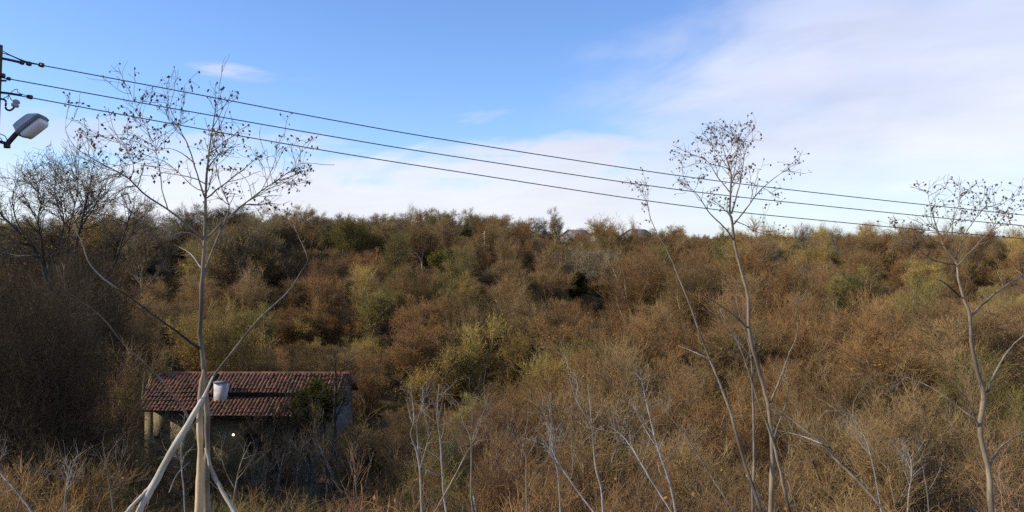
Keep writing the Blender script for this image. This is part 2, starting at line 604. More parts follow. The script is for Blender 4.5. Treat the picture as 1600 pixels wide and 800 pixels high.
roof = empty("roof", (0, 0, 0)); roof.parent = house
deck = MB()
ov = 0.35
yr = dp / 2
zfront = lambda y: EZ + (RZ_ - EZ) * (y / yr)            # front slope plane
# board deck under the tiles: left part runs to the eaves, right part stops above the lean-to
def slab(mb, x0, x1, ya, za, yb, zb, th=0.08):
    V = [(x0, ya, za), (x1, ya, za), (x1, yb, zb), (x0, yb, zb), (x0, ya, za - th), (x1, ya, za - th), (x1, yb, zb - th), (x0, yb, zb - th)]
    mb.add(V, [(0, 1, 2, 3), (7, 6, 5, 4), (0, 4, 5, 1), (1, 5, 6, 2), (2, 6, 7, 3), (3, 7, 4, 0)])


XS = -2.1
slab(deck, -hw - 0.3, XS, yr, RZ_, -0.75, zfront(-0.75))
slab(deck, XS + 0.003, hw + 0.3, yr, RZ_, 0.75, zfront(0.75))
slab(deck, XS + 0.003, hw - 0.1, 0.95, zfront(0.95) - 0.30, -0.95, zfront(-0.95) - 0.24)
slab(deck, -hw - 0.3, hw + 0.3, yr + 0.004, RZ_, dp + 0.45, EZ - 0.3)
deck.build("deck", m_wood_dark, roof)
tile_slope("roof_tiles", -hw - 0.32, XS + 0.05, yr, RZ_ + 0.02, -0.8, zfront(-0.8) + 0.02, roof, m_tile)
tile_slope("roof_tiles", XS + 0.05, hw + 0.32, yr, RZ_ + 0.02, 0.70, zfront(0.70) + 0.02, roof, m_tile)
tile_slope("roof_tiles", XS + 0.05, hw - 0.08, 0.95, zfront(0.95) - 0.28, -1.0, zfront(-1.0) - 0.22, roof, m_tile)
tile_slope("roof_tiles", -hw - 0.32, hw + 0.32, yr, RZ_ + 0.02, dp + 0.5, EZ - 0.30, roof, m_tile)
rid = MB()
for k in range(30):
    x = -hw - 0.3 + k * (2 * hw + 0.6) / 30
    V = []
    for xx, w in ((x, 0.13), (x + (2 * hw + 0.6) / 30 + 0.04, 0.15)):
        for q in (-1, -0.6, 0, 0.6, 1):
            V.append((xx, yr + q * w, RZ_ + 0.04 + math.sqrt(max(0, 1 - q * q)) * 0.11))
    rid.add(V, [(i, i + 1, i + 6, i + 5) for i in range(4)], random.uniform(0.3, 1))
rid.build("ridge_tiles", m_tile, roof)['kind'] = 'stuff'
for k in range(12):
    raf = MB()
    x = -hw + 0.2 + k * (2 * hw - 0.4) / 11
    raf.obox((x, -0.35, zfront(-0.35) - (0.14 if x < XS else 0.42)), (1, 0, 0), unit(np.array([0, yr, RZ_ - EZ])), unit(np.array([0, -(RZ_ - EZ), yr])), (0.04, 0.45, 0.05))
    raf.build("rafter", m_wood_dark, roof)
# chimney: broad whitewashed block rising through the front slope
ch = empty("chimney", (0, 0, 0)); ch.parent = house
cx0, cx1 = P(334, 600, 47.4)[0] - hl[0], P(361, 600, 47.4)[0] - hl[0]
st = MB()
st.box((cx0 + 0.14, 0.40, 3.9), (cx1 - 0.14, 0.82, 5.30))
st.build("stack", m_white, ch)
cp = MB()
cp.box((cx0 + 0.10, 0.36, 5.303), (cx1 - 0.10, 0.86, 5.35))
cp.build("cap", m_plaster_grey_shade, ch)
# lean wooden posts that carry the porch roof
for x in (XS + 0.2, 1.6, hw - 0.4):
    hb((x - 0.07, -0.82, -1), (x + 0.07, -0.68, EZ - 0.95), "post", m_wood_dark, house)

# small glowing ball on a wall bracket
glowb = empty("wall_glow_ball", P(365, 679, 46.45))
tag(glowb, "small glowing ball on the shaded farmhouse wall", "lamp")
mb = MB(); mb.box((-0.05, 0.02, -0.06), (0.05, 0.149, 0.06)); mb.build("bracket", m_metal_dark, glowb)
m_glow_ball, N, out = material("glowing_ball")
em = N.n('ShaderNodeEmission'); em.inputs['Color'].default_value = rgb(1.0, 0.78, 0.55); em.inputs['Strength'].default_value = 3.0
N.put(out.inputs['Surface'], em.outputs[0])


def ball(mb, c, r, seg=10, rings=6, a=0.0, sz=1.0):
    V = []
    for i in range(rings + 1):
        th = math.pi * i / rings
        for j in range(seg):
            ph = 2 * math.pi * j / seg
            V.append((c[0] + r * math.sin(th) * math.cos(ph), c[1] + r * math.sin(th) * math.sin(ph), c[2] + r * sz * math.cos(th)))
    fs = [(i * seg + j, (i + 1) * seg + j, (i + 1) * seg + (j + 1) % seg, i * seg + (j + 1) % seg) for i in range(rings) for j in range(seg)]
    mb.add(V, fs, a)


mb = MB(); ball(mb, (0, -0.05, 0), 0.07); mb.build("glow_ball", m_glow_ball, glowb, True)

# stack of bricks and old tiles in front of the wall
bp0 = P(428, 741, 44.6)
bricks = empty("brick_stack", (bp0[0], bp0[1], float(ground_z(bp0[0], bp0[1]))))
tag(bricks, "low stack of red bricks in front of the farmhouse wall", "bricks")
rngb = np.random.default_rng(4)
bm_brick = {}
mbx = MB(); mbx.box((-0.125, -0.06, 0.0), (0.125, 0.06, 0.065)); brick_me = mbx.mesh("brick", m_brick)
zb = 0.0
for lay in range(11):
    for c_ in range(7 if lay < 8 else 5):
        for r_ in range(2):
            b = link("brick", brick_me, bricks)
            b.location = (c_ * 0.262 + rngb.normal() * 0.015 + (0.1 if lay % 2 else 0), r_ * 0.13 + rngb.normal() * 0.008, zb + 0.2)
            b.rotation_euler = (0, 0, rngb.normal() * 0.05)
    zb += 0.067
for x in (0.05, 0.8, 1.55):
    mb = MB()
    mb.box((x, -0.15, -0.15), (x + 0.1, 0.3, 0.198))
    mb.build("bearer", m_wood_dark, bricks)

# ------------------------------------------------------------------ parked car, seen side-on past the trunk
m_paint = plain("grey_blue_paint", (0.035, 0.042, 0.055), (0.05, 0.058, 0.07), 2.0, 0.5, 0.4, 0.0, 0.0)
m_tyre = plain("tyre_rubber", (0.015, 0.015, 0.015), (0.03, 0.03, 0.03), 20.0, 0.9)
m_rim = plain("wheel_rim", (0.35, 0.35, 0.36), (0.45, 0.45, 0.46), 10.0, 0.4, 0.5, 0.8)
cp_ = P(285, 750, 42.5)
gz = float(ground_z(cp_[0], cp_[1]))
car = empty("parked_car", (cp_[0], cp_[1], max(gz, 0.9)))
car.rotation_euler = (0, 0, math.radians(8))
tag(car, "dark grey-blue hatchback parked at the left end of the farmhouse, half hidden by stems", "car")
# outline front (left, -x) to rear
prof = [(-1.95, 0.32), (-1.98, 0.62), (-1.85, 0.78), (-1.05, 0.92), (-0.95, 0.95), (1.55, 0.98), (1.85, 0.92), (1.92, 0.55), (1.86, 0.30)]
mb = MB()
for w, sgn in ((0.80, 1),):
    V = []
    n_ = len(prof)
    for y, inset in ((-0.80, 0.05), (-0.72, 0.0), (0.72, 0.0), (0.80, 0.05)):
        for (x, z) in prof:
            V.append((x * (1 - inset * 0.4), y, z - inset * 0.4 * (z > 0.8)))
    fs = [tuple(range(n_ - 1, -1, -1)), tuple(3 * n_ + i for i in range(n_))]
    for k in range(3):
        for i in range(n_):
            j = (i + 1) % n_
            fs.append((k * n_ + i, k * n_ + j, (k + 1) * n_ + j, (k + 1) * n_ + i))
    mb.add(V, fs)
mb.build("body", m_paint, car)
cab = [(-1.0, 0.94), (-0.30, 1.42), (0.9, 1.46), (1.5, 1.30), (1.72, 0.96)]
mb = MB()
V = []
for y, ins in ((-0.74, 0.0), (-0.60, 1.0), (0.60, 1.0), (0.74, 0.0)):
    pass
lowy, topy = 0.74, 0.58
for s in (-1, 1):
    for (x, z) in cab:
        f_ = (z - 0.94) / 0.52
        V.append((x, s * (lowy + (topy - lowy) * f_), z))
nc = len(cab)
mb.add(V, [tuple(range(nc)), tuple(nc + i for i in range(nc - 1, -1, -1))] + [(i + 1, i, nc + i, nc + i + 1) for i in range(nc - 1)])
mb.build("cabin", m_paint, car)
# glass set 4 mm proud of the cabin
def quad3(pts, name, mat, parent, nrm, th=0.006):
    mb = MB()
    a_ = np.array(pts, float); n2 = np.array(nrm, float) * th
    k = len(a_)
    V = np.vstack([a_ + n2 * 0.6, a_ + n2 * 1.4])
    mb.add(V, [tuple(range(k - 1, -1, -1)), tuple(k + i for i in range(k))] + [(i, (i + 1) % k, k + (i + 1) % k, k + i) for i in range(k)])
    return mb.build(name, mat, parent)


for s in (-1, 1):
    yy = lambda z: s * (lowy + (topy - lowy) * (z - 0.94) / 0.52)
    quad3([(-0.80, yy(1.0), 1.0), (0.28, yy(1.0), 1.0), (0.28, yy(1.38), 1.38), (-0.28, yy(1.36), 1.36)], "side_window", m_glass_dark, car, (0, s, 0.28))
    quad3([(0.38, yy(1.0), 1.0), (1.45, yy(1.02), 1.02), (1.28, yy(1.28), 1.28), (0.88, yy(1.38), 1.38), (0.38, yy(1.38), 1.38)], "side_window", m_glass_dark, car, (0, s, 0.28))
quad3([(-0.94, -0.66, 0.985), (-0.94, 0.66, 0.985), (-0.36, 0.54, 1.38), (-0.36, -0.54, 1.38)], "windscreen", m_glass_dark, car, (-0.56, 0, 0.83))
for s in (-1, 1):
    for x in (-1.25, 1.22):
        wl = empty("wheel", (x, s * 0.74, 0.30)); wl.parent = car
        mb = MB(); mb.tubes(np.array([[[0, -0.10, 0], [0, -0.07, 0], [0, 0.07, 0], [0, 0.10, 0]]], float), np.array([[0.27, 0.31, 0.31, 0.27]]), 20, 0.0, True)
        mb.build("tyre", m_tyre, wl, False)
        mb = MB(); mb.tubes(np.array([[[0, -0.105, 0], [0, 0.105, 0]]], float), np.array([[0.19, 0.19]]), 16, 0.0, True)
        mb.build("rim", m_rim, wl)
    mb = MB(); mb.box((-1.97, s * 0.62 - 0.12, 0.62), (-1.90, s * 0.62 + 0.12, 0.76)); mb.build("headlight", m_rim, car)
    mb = MB(); mb.box((-0.72, s * 0.84 - 0.07, 0.98), (-0.60, s * 0.84 + 0.07, 1.10)); mb.build("mirror", m_paint, car)

# ------------------------------------------------------------------ shrub and tree forms (each form one shared mesh)
def shrub_form(name, seed, H=4.0, spread=1.6, stems=9, n1=60, n2=700, n3=4200, tw=0.011, up=0.12, leaf=300, leaf_s=0.10, len1=(0.9, 1.7), len2=(0.5, 1.0), len3=(0.25, 0.6), trunk_mat=None, k3=2, wob=0.15):
    rng = np.random.default_rng(seed)
    k = 5
    S = np.zeros((stems, k, 3))
    az_ = rng.uniform(0, 2 * math.pi, stems)
    tilt = rng.uniform(0.1, 1.0, stems) * spread * 0.55
    d = unit(np.stack([np.cos(az_) * tilt, np.sin(az_) * tilt, np.ones(stems)], axis=1))
    S[:, 0] = np.stack([np.cos(az_), np.sin(az_), np.zeros(stems)], axis=1) * rng.uniform(0.05, 0.35, (stems, 1))
    S[:, 0, 2] = -0.3
    h = H * rng.uniform(0.6, 1.0, stems) * 0.8
    for q in range(1, k):
        d = unit(d + rng.normal(size=d.shape) * 0.12 + np.array([0, 0, 0.08]))
        S[:, q] = S[:, q - 1] + d * (h / (k - 1))[:, None]
    R = rng.uniform(0.026, 0.052, (stems, 1)) * np.linspace(1, 0.3, k)[None, :] * (H / 4.0)
    B1, R1 = spawn(S, R, n1, rng, (20, 55), len1, 4, up, 0.12, 0.25, 0.7, 0.02)
    tr = MB()
    tr.tubes(S, R, 5)
    tr.tubes(B1, R1, 4)
    B2, R2 = spawn(np.concatenate([S[:, 1:], B1], axis=0), np.concatenate([R[:, 1:], R1], axis=0), n2, rng, (20, 65), len2, 3 if wob < 0.2 else 5, up, wob, 0.15, 0.6, tw * 0.9)
    R2 = np.maximum(R2, tw * 0.45)
    B3, R3 = spawn(B2, R2, n3, rng, (20, 70), len3, k3, up, wob + 0.05, 0.1, 1.0, tw * 0.55)
    R3 = np.maximum(R3, tw * 0.22)
    cr = MB()
    cr.tubes(B2, R2, 3)
    cr.tubes(B3, R3, 3)
    if leaf:
        i = rng.integers(0, len(B3), leaf)
        f = rng.random((leaf, 1))
        cr.leaves(B3[i, 0] * (1 - f) + B3[i, -1] * f, leaf_s, rng)
    return tr.mesh(name + "_stems", trunk_mat or m_bark_stem), cr.mesh(name + "_twigs", m_twig)


def tree_form(name, seed, H=9.0, trunk_r=0.16, fork=0.3, n0=12, n1=130, n2=1300, n3=6500, tw=0.016, spread=1.0, leaf=0, leaf_s=0.12, mat=None, up=0.15):
    rng = np.random.default_rng(seed)
    k = 8
    T = np.zeros((1, k, 3))
    T[0, 0, 2] = -0.4
    d = np.array([0, 0, 1.0])
    for q in range(1, k):
        d = unit(d + rng.normal(size=3) * np.array([0.14, 0.14, 0.02]))
        T[0, q] = T[0, q - 1] + d * H * 0.8 / (k - 1)
    R = trunk_r * np.linspace(1.1, 0.15, k)[None, :]
    B0, R0 = spawn(T, R, n0, rng, (30, 60), (H * 0.32 * spread, H * 0.55 * spread), 6, 0.25, 0.14, fork, 0.65, trunk_r * 0.6, 0.25, 0.6)
    B1, R1 = spawn(B0, R0, n1, rng, (25, 60), (H * 0.12, H * 0.24), 4, up, 0.15, 0.2, 0.6, trunk_r * 0.22)
    tr = MB()
    tr.tubes(T, R, 8); tr.tubes(B0, R0, 6); tr.tubes(B1, R1, 4)
    B2, R2 = spawn(B1, np.maximum(R1, tw * 0.7), n2, rng, (25, 60), (H * 0.05, H * 0.12), 3, up, 0.18, 0.1, 0.7, tw * 0.9)
    R2 = np.maximum(R2, tw * 0.4)
    B3, R3 = spawn(B2, R2, n3, rng, (20, 60), (H * 0.025, H * 0.06), 2, up, 0.2, 0.1, 1.0, tw * 0.5)
    R3 = np.maximum(R3, tw * 0.22)
    cr = MB()
    cr.tubes(B2, R2, 3); cr.tubes(B3, R3, 3)
    if leaf:
        i = rng.integers(0, len(B3), leaf)
        f = rng.random((leaf, 1))
        cr.leaves(B3[i, 0] * (1 - f) + B3[i, -1] * f, leaf_s, rng)
    return tr.mesh(name + "_trunk", mat or m_bark_mid), cr.mesh(name + "_twigs", m_twig)


FORMS = {}
for i in range(4):
    FORMS['shrub%d' % i] = shrub_form("bare_shrub", 20 + i, 4.0, (1.5, 1.1, 1.8, 1.3)[i], (9, 7, 11, 8)[i], 70, 900, 6000, 0.011, 0.10, (120, 350, 60, 500)[i])
for i in range(3):
    FORMS['broom%d' % i] = shrub_form("dense_shrub", 30 + i, 3.6, (1.1, 1.4, 0.9)[i], 16, 110, 1400, 8000, 0.010, 0.28, (700, 300, 1200)[i], 0.07, (0.7, 1.3), (0.4, 0.9), (0.25, 0.55))
for i in range(2):
    FORMS['leafy%d' % i] = shrub_form("leafy_shrub", 40 + i, 4.2, 1.3, 9, 70, 800, 3000, 0.010, 0.12, 7000, 0.12)
for i in range(3):
    FORMS['tree%d' % i] = tree_form("bare_tree", 50 + i, 8.0, 0.14, (0.3, 0.4, 0.25)[i], (12, 10, 14)[i], 130, 1400, 6500, 0.016, (1.0, 0.85, 1.1)[i], (0, 500, 0)[i], 0.12, m_bark_stem)
for i in range(3):
    FORMS['near%d' % i] = shrub_form("thicket_shrub", 60 + i, 3.4, (1.1, 0.9, 1.3)[i], (15, 13, 18)[i], 110, 800, 3000, 0.0080, 0.16, (300, 120, 700)[i], 0.06, (0.8, 1.6), (0.4, 1.0), (0.2, 0.6), None, 4, 0.3)
for i in range(2):
    FORMS['whip%d' % i] = shrub_form("whip_sapling", 65 + i, 4.2, (0.7, 0.5)[i], (5, 3)[i], (18, 11)[i], 150, 520, 0.0098, 0.35, (40, 10)[i], 0.06, (0.7, 1.6), (0.3, 0.9), (0.2, 0.5), m_bark_pale)
for i in range(4):
    FORMS['grove%d' % i] = shrub_form("slim_tree", 110 + i, 8.0, (0.55, 0.7, 0.45, 0.6)[i], (6, 8, 4, 5)[i], (90, 110, 70, 90)[i], 1000, 3900, 0.0130, 0.26, (90, 240, 40, 420)[i], 0.085, (1.2, 2.8), (0.6, 1.4), (0.3, 0.9))
for i in range(3):
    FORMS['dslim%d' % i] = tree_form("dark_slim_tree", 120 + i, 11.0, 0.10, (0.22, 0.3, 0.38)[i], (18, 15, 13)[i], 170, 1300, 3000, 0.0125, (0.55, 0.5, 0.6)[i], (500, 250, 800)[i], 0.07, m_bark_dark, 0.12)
FORMS['gold0'] = shrub_form("golden_tree", 130, 8.0, 0.75, 8, 110, 1000, 3200, 0.012, 0.22, 4200, 0.11, (1.2, 2.6), (0.6, 1.3), (0.3, 0.8))
FORMS['bramble0'] = shrub_form("low_bramble", 70, 1.5, 2.6, 14, 90, 900, 4500, 0.007, -0.02, 1500, 0.06, (0.5, 1.0), (0.3, 0.7), (0.2, 0.4))
FORMS['sparse0'] = shrub_form("sparse_shrub", 90, 3.5, 1.3, 7, 34, 240, 900, 0.010, 0.12, 60, 0.08)
FORMS['crown0'] = tree_form("ivied_tree", 91, 6.7, 0.10, 0.62, 14, 130, 700, 2500, 0.014, 0.62, 5200, 0.13, m_bark_dark, 0.05)
FORMS['ever0'] = tree_form("evergreen", 80, 5.0, 0.12, 0.08, 26, 200, 1300, 4000, 0.014, 0.62, 16000, 0.11, m_bark_dark, 0.1)
HGT = {'shrub': 4.1, 'broom': 4.0, 'leafy': 4.2, 'tree': 8.6, 'near': 3.5, 'bramble': 1.5, 'ever': 5.2, 'sparse': 3.5, 'gold': 8.4, 'dslim': 11.5, 'grove': 8.4, 'whip': 4.6, 'crown': 7.4}


def kindof(form):
    return form.rstrip('0123456789')


def plant(name, form, loc, rot, s, color, label, cat, group=None, sx=1.0, parts=True):
    e = empty(name, loc)
    e.rotation_euler = (0, 0, rot)
    e.scale = (s * sx, s * sx, s)
    tag(e, label, cat, group)
    a, b = FORMS[form]
    t_ = link("trunk" if kindof(form) in ('tree', 'ever', 'crown', 'dslim') else "stems", a, e)
    c_ = link("crown", b, e)
    c_['tint'] = [float(q) for q in color]
    return e


PAL = {
    'russet': (0.30, 0.178, 0.076), 'red-brown': (0.245, 0.146, 0.078), 'brown': (0.29, 0.197, 0.092), 'grey-brown': (0.26, 0.208, 0.128),
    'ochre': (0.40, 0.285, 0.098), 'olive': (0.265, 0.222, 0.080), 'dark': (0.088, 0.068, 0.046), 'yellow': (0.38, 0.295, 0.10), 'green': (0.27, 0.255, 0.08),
    'evergreen': (0.026, 0.040, 0.016), 'ivy': (0.05, 0.058, 0.02),
}
SIGHT = []          # (column, row, half width in px, depth): what stands in front must stay below that row
TAKEN = []          # (x, y, radius) kept free of the random thicket


def solve_depth(u, v_top, H, d0=10, d1=600, last=False):
    ds = np.concatenate([np.arange(d0, 200, 0.5), np.arange(200, d1, 3.0)])
    x = (u - 800) / F * ds
    z = ground_z(x, ds) + H
    v = V0 - (z - CZ) / ds * F
    ok = np.where(v <= v_top)[0]
    return float(ds[ok[0]]) if len(ok) else 110.0


# shrubs and trees that stand out one by one: (name, form, u, top row, height, width factor, colour, label, category, depth or None)
HEROES = [
    ("yellow_tree", 'gold0', 722, 450, 8.0, 0.95, 'yellow', "upright yellow-leaved tree in the middle of the thicket, left of a similar one", "tree", 60.0),
    ("yellow_tree", 'gold0', 795, 446, 8.0, 0.85, 'ochre', "yellow-leaved young tree in the middle of the thicket, right of a similar one", "tree", 62.0),
    ("yellow_shrub", 'gold0', 650, 506, 6.0, 1.2, 'ochre', "low yellowish rounded shrub below and left of the two yellow trees", "shrub", 55.0),
    ("russet_shrub", 'broom0', 455, 462, 5.5, 1.5, 'russet', "broad orange-russet rounded shrub above the farmhouse roof", "shrub", None),
    ("russet_shrub", 'broom1', 535, 470, 5.0, 1.3, 'russet', "russet shrub joining the broad orange one above the roof's right end", "shrub", None),
    ("green_shrub", 'leafy0', 690, 378, 4.6, 1.5, 'green', "pale green bushy shrub midway up the central hillside", "shrub", None),
    ("evergreen_bush", 'ever0', 895, 408, 5.0, 1.7, 'evergreen', "dark evergreen bush in the shaded hollow of the central hillside", "bush", None),
    ("evergreen_bush", 'ever0', 950, 432, 3.6, 1.6, 'evergreen', "smaller dark evergreen bush right beside the hollow's larger one", "bush", None),
    ("evergreen_bush", 'ever0', 1390, 396, 4.4, 1.7, 'evergreen', "dark blue-green bush standing before the sandy scars on the slope", "bush", None),
    ("evergreen_tree", 'ever0', 1232, 357, 4.6, 1.0, 'evergreen', "small dark conifer on the skyline to the right of the podded tree", "tree", 190.0),
    ("skyline_tree", 'broom2', 545, 314, 7.0, 1.3, 'olive', "broad olive bush crowning the hill above the russet shrubs", "tree", 118.0),
    ("skyline_tree", 'tree0', 478, 309, 8.0, 1.0, 'brown', "rounded brown tree on the skyline left of the olive bush", "tree", 122.0),
    ("skyline_tree", 'tree1', 505, 316, 7.0, 0.9, 'grey-brown', "small greyish tree between the brown tree and the olive bush", "tree", 125.0),
    ("skyline_tree", 'tree2', 230, 300, 9.0, 1.0, 'grey-brown', "round pale-twigged tree on the skyline behind the tall left tree", "tree", 112.0),
    ("skyline_tree", 'tree0', 292, 303, 9.0, 0.9, 'grey-brown', "feathery bare tree on the skyline just left of the podded trunk", "tree", 135.0),
    ("skyline_tree", 'tree1', 390, 316, 8.0, 1.0, 'ochre', "yellowish bare tree on the skyline right of the podded trunk", "tree", 135.0),
    ("skyline_tree", 'tree2', 868, 318, 8.0, 0.9, 'grey-brown', "pale feathery bare tree rising alone on the central skyline", "tree", 165.0),
    ("skyline_tree", 'tree0', 840, 332, 6.5, 1.1, 'grey-brown', "lower hazy tree beside the pale feathery skyline tree", "tree", 168.0),
    ("skyline_tree", 'tree1', 1275, 350, 8.0, 1.1, 'ochre', "bare rounded tree on the skyline right of the small conifer", "tree", 225.0),
    ("skyline_tree", 'broom0', 1395, 349, 7.0, 1.2, 'olive', "yellow-green rounded tree on the skyline above the sandy scars", "tree", 190.0),
    ("skyline_tree", 'tree2', 1345, 350, 8.0, 1.2, 'brown', "brown bare tree left of the yellow-green skyline tree", "tree", 205.0),
    ("grey_shrub", 'shrub2', 915, 365, 4.0, 1.4, 'grey-brown', "pale grey twisted shrub on the brown slope below the skyline houses", "shrub", None),
    ("ivied_tree", 'crown0', 468, 570, 6.7, 1.45, 'ivy', "dark green leafy tree crown hiding the right part of the farmhouse roof", "tree", 43.5),
    ("veiling_shrub", 'sparse0', 232, 668, 3.4, 1.1, 'grey-brown', "thin bare shrub before the farmhouse's left wall end", "shrub", 42.0),
    ("veiling_shrub", 'sparse0', 350, 676, 3.4, 1.0, 'brown', "bare shrub before the farmhouse door and glowing wall ball", "shrub", 41.0),
    ("veiling_shrub", 'sparse0', 402, 690, 3.0, 1.2, 'grey-brown', "thin bare shrub left of the brick stack", "shrub", 42.0),
    ("veiling_shrub", 'shrub1', 560, 632, 4.6, 0.9, 'russet', "russet bushy shrub against the farmhouse's right gable", "shrub", 45.0),
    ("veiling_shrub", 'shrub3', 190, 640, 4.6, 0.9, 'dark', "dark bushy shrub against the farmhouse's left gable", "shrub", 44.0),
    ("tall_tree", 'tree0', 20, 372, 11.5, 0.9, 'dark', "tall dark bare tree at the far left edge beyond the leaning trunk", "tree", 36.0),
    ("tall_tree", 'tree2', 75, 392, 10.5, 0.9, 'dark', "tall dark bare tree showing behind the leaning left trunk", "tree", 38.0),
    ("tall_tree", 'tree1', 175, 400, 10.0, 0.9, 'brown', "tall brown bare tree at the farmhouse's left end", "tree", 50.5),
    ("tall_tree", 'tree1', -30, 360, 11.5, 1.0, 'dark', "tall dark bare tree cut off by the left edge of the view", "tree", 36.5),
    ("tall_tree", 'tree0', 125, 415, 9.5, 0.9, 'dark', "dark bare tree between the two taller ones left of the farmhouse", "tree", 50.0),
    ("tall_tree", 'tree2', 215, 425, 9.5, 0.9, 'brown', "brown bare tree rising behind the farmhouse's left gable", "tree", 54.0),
    ("ochre_shrub", 'broom1', 1560, 402, 4.2, 1.5, 'ochre', "pale ochre grassy-looking shrub at the right edge of the slope", "shrub", None),
    ("ochre_shrub", 'broom0', 1470, 425, 4.2, 1.4, 'ochre', "ochre-russet dense shrub behind the right-hand podded tree", "shrub", None),
]
for (name, form, u, vt, H, wf, colr_, lab, cat, d) in HEROES:
    if d is None:
        d = solve_depth(u, vt, H, 30)
    x = (u - 800) / F * d
    gz = float(ground_z(x, d))
    if True:
        H = max(H * 0.6, CZ - (vt - V0) / F * d - gz)
    s = H / HGT[kindof(form)]
    plant(name, form, (x, d, gz), random.uniform(0, 6.28), s, PAL[colr_], lab, cat, "shrubs and trees that stand out of the thicket", wf)
    TAKEN.append((x, d, 1.6))
    vb = V0 - (gz - CZ) / d * F
    SIGHT.append((u, vt + 0.62 * (vb - vt), H * wf * 0.36 / d * F, d))

# ------------------------------------------------------------------ the random thicket
cand = []
rngt = np.random.default_rng(77)


def keep_clear(x, y, h):
    """open ground: the farmhouse, its yard and the view down to it"""
    if HX0 - 1.5 < x < HX1 + 1.0 and 36.0 < y < HY1 + 1.2:
        return True
    for (tx, ty, r) in TAKEN:
        if (x - tx) ** 2 + (y - ty) ** 2 < r * r:
            return True
    return False


def pick_color(x, y, u, v):
    """neighbours mostly share a colour: it changes in drifts across the slope"""
    n1 = mnoise.noise(Vector((x * 0.055, y * 0.05, 1.0)))
    n2 = mnoise.noise(Vector((x * 0.03, y * 0.04, 7.0)))
    q = 0.5 + 0.55 * n1 + 0.35 * n2 + random.gauss(0, 0.14)
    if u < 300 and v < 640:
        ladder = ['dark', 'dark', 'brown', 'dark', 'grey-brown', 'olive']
    elif y > 85:
        ladder = ['dark', 'red-brown', 'brown', 'brown', 'russet', 'olive', 'olive']
        if u > 1150:
            ladder = ['red-brown', 'brown', 'russet', 'brown', 'ochre', 'grey-brown', 'olive']
    elif y > 47:
        ladder = ['red-brown', 'russet', 'brown', 'russet', 'brown', 'ochre', 'olive']
    elif y > 24:
        ladder = ['red-brown', 'brown', 'russet', 'brown', 'olive', 'ochre', 'olive']
    else:
        ladder = ['dark', 'brown', 'red-brown', 'brown', 'russet', 'brown', 'olive']
    return ladder[int(min(max(q, 0), 0.999) * len(ladder))]


def try_place(y0, y1, spacing, forms, hr, margin=1.12, where=None):
    n_ok = 0
    y = y0
    while y < y1:
        half = y * 800 / F * margin + 2
        x = -half + random.uniform(0, spacing)
        while x < half:
            px = x + random.uniform(-0.45, 0.45) * spacing
            py = y + random.uniform(-0.45, 0.45) * spacing
            x += spacing
            form = random.choice(forms)
            h = random.uniform(*hr) * (1.0 + (0.45 * mnoise.noise(Vector((px * 0.09, py * 0.09, 3.3))) if py > 46 else 0.0))
            if keep_clear(px, py, h) or (where and not where(800 + F * px / py, py)):
                continue
            if -42 < px < -21.4 and 41.5 < py < 47.5:
                h = min(h, 5.6)          # the sun reaches the farmhouse front over this strip
            gz = float(ground_z(px, py))
            u = 800 + F * px / py
            v = V0 - (gz + h - CZ) / py * F
            # sight line down to the farmhouse stays fairly open
            if 205 < u < 560 and py < 46 and v < 748 and random.random() < (0.985 if kindof(form) != 'whip' else 0.55):
                h = (CZ - (random.uniform(745, 800) - V0) / F * py) - gz
                if h < 0.7:
                    continue
                v = V0 - (gz + h - CZ) / py * F
            bad = False
            for (su, sv, sw, sd) in SIGHT:
                if 0 < sd - py < 60 and abs(u - su) < sw and v < sv:
                    h = CZ - (sv + 6 - V0) / F * py - gz
                    v = sv + 6
                    if h < 1.2:
                        bad = True
            if bad:
                continue
            cand.append((form, px, py, gz, h, pick_color(px, py, u, v), u, v))
            n_ok += 1
        y += spacing
    return n_ok


G = ['grove0', 'grove1', 'grove2', 'grove3']
T3 = ['tree0', 'tree1', 'tree2']
try_place(11.5, 24, 1.9, ['near0', 'near1', 'near2'], (2.4, 4.4))
try_place(11.0, 40, 2.4, ['bramble0'], (0.9, 1.6))
try_place(13, 24, 2.3, ['whip0', 'whip1'], (3.0, 5.2))
try_place(17, 30, 3.4, G, (4.4, 7.0))
try_place(30, 47, 4.0, G + G + T3, (6.0, 9.0))
try_place(24, 46, 2.9, ['near0', 'near1', 'near2', 'shrub1'], (2.6, 4.0))
try_place(24, 46, 4.2, ['whip0', 'whip1'], (4.0, 6.5))
try_place(23, 52, 3.1, G + ['whip0'], (6.0, 9.0), 1.1, lambda u, y: u < 175)
try_place(46, 88, 4.9, G + G + T3, (7.0, 10.5))
try_place(47, 88, 4.4, ['shrub0', 'shrub1', 'shrub3', 'broom2'], (3.0, 4.6))
try_place(88, 152, 5.2, G + G + T3 + ['broom1'], (5.6, 8.6))
try_place(89, 152, 5.0, ['shrub0', 'shrub1', 'shrub2', 'broom2'], (3.2, 5.0))
try_place(154, 250, 5.0, G + ['shrub0', 'broom1', 'tree0', 'tree1', 'tree2'], (4.5, 7.0))
try_place(252, 420, 8.5, ['broom0', 'broom1', 'tree0', 'tree1', 'tree2'], (4.0, 7.0), 1.02)
for k in range(50):
    u = -45 + 205 * ((k * 0.618) % 1.0)
    d = random.uniform(19, 40.9)
    vt = (285 + 0.30 * max(u, 0)) + random.uniform(-12, 1) * 0 + random.uniform(0, 130) * (k % 3 > 0)
    x = (u - 800) / F * d
    gz = float(ground_z(x, d))
    h = CZ - (vt - V0) / F * d - gz
    if keep_clear(x, d, h) or 41.0 < d:
        continue
    cand.append((random.choice(['dslim0', 'dslim1', 'dslim2']), x, d, gz, h, random.choice(['dark', 'dark', 'dark', 'brown']), u, vt))
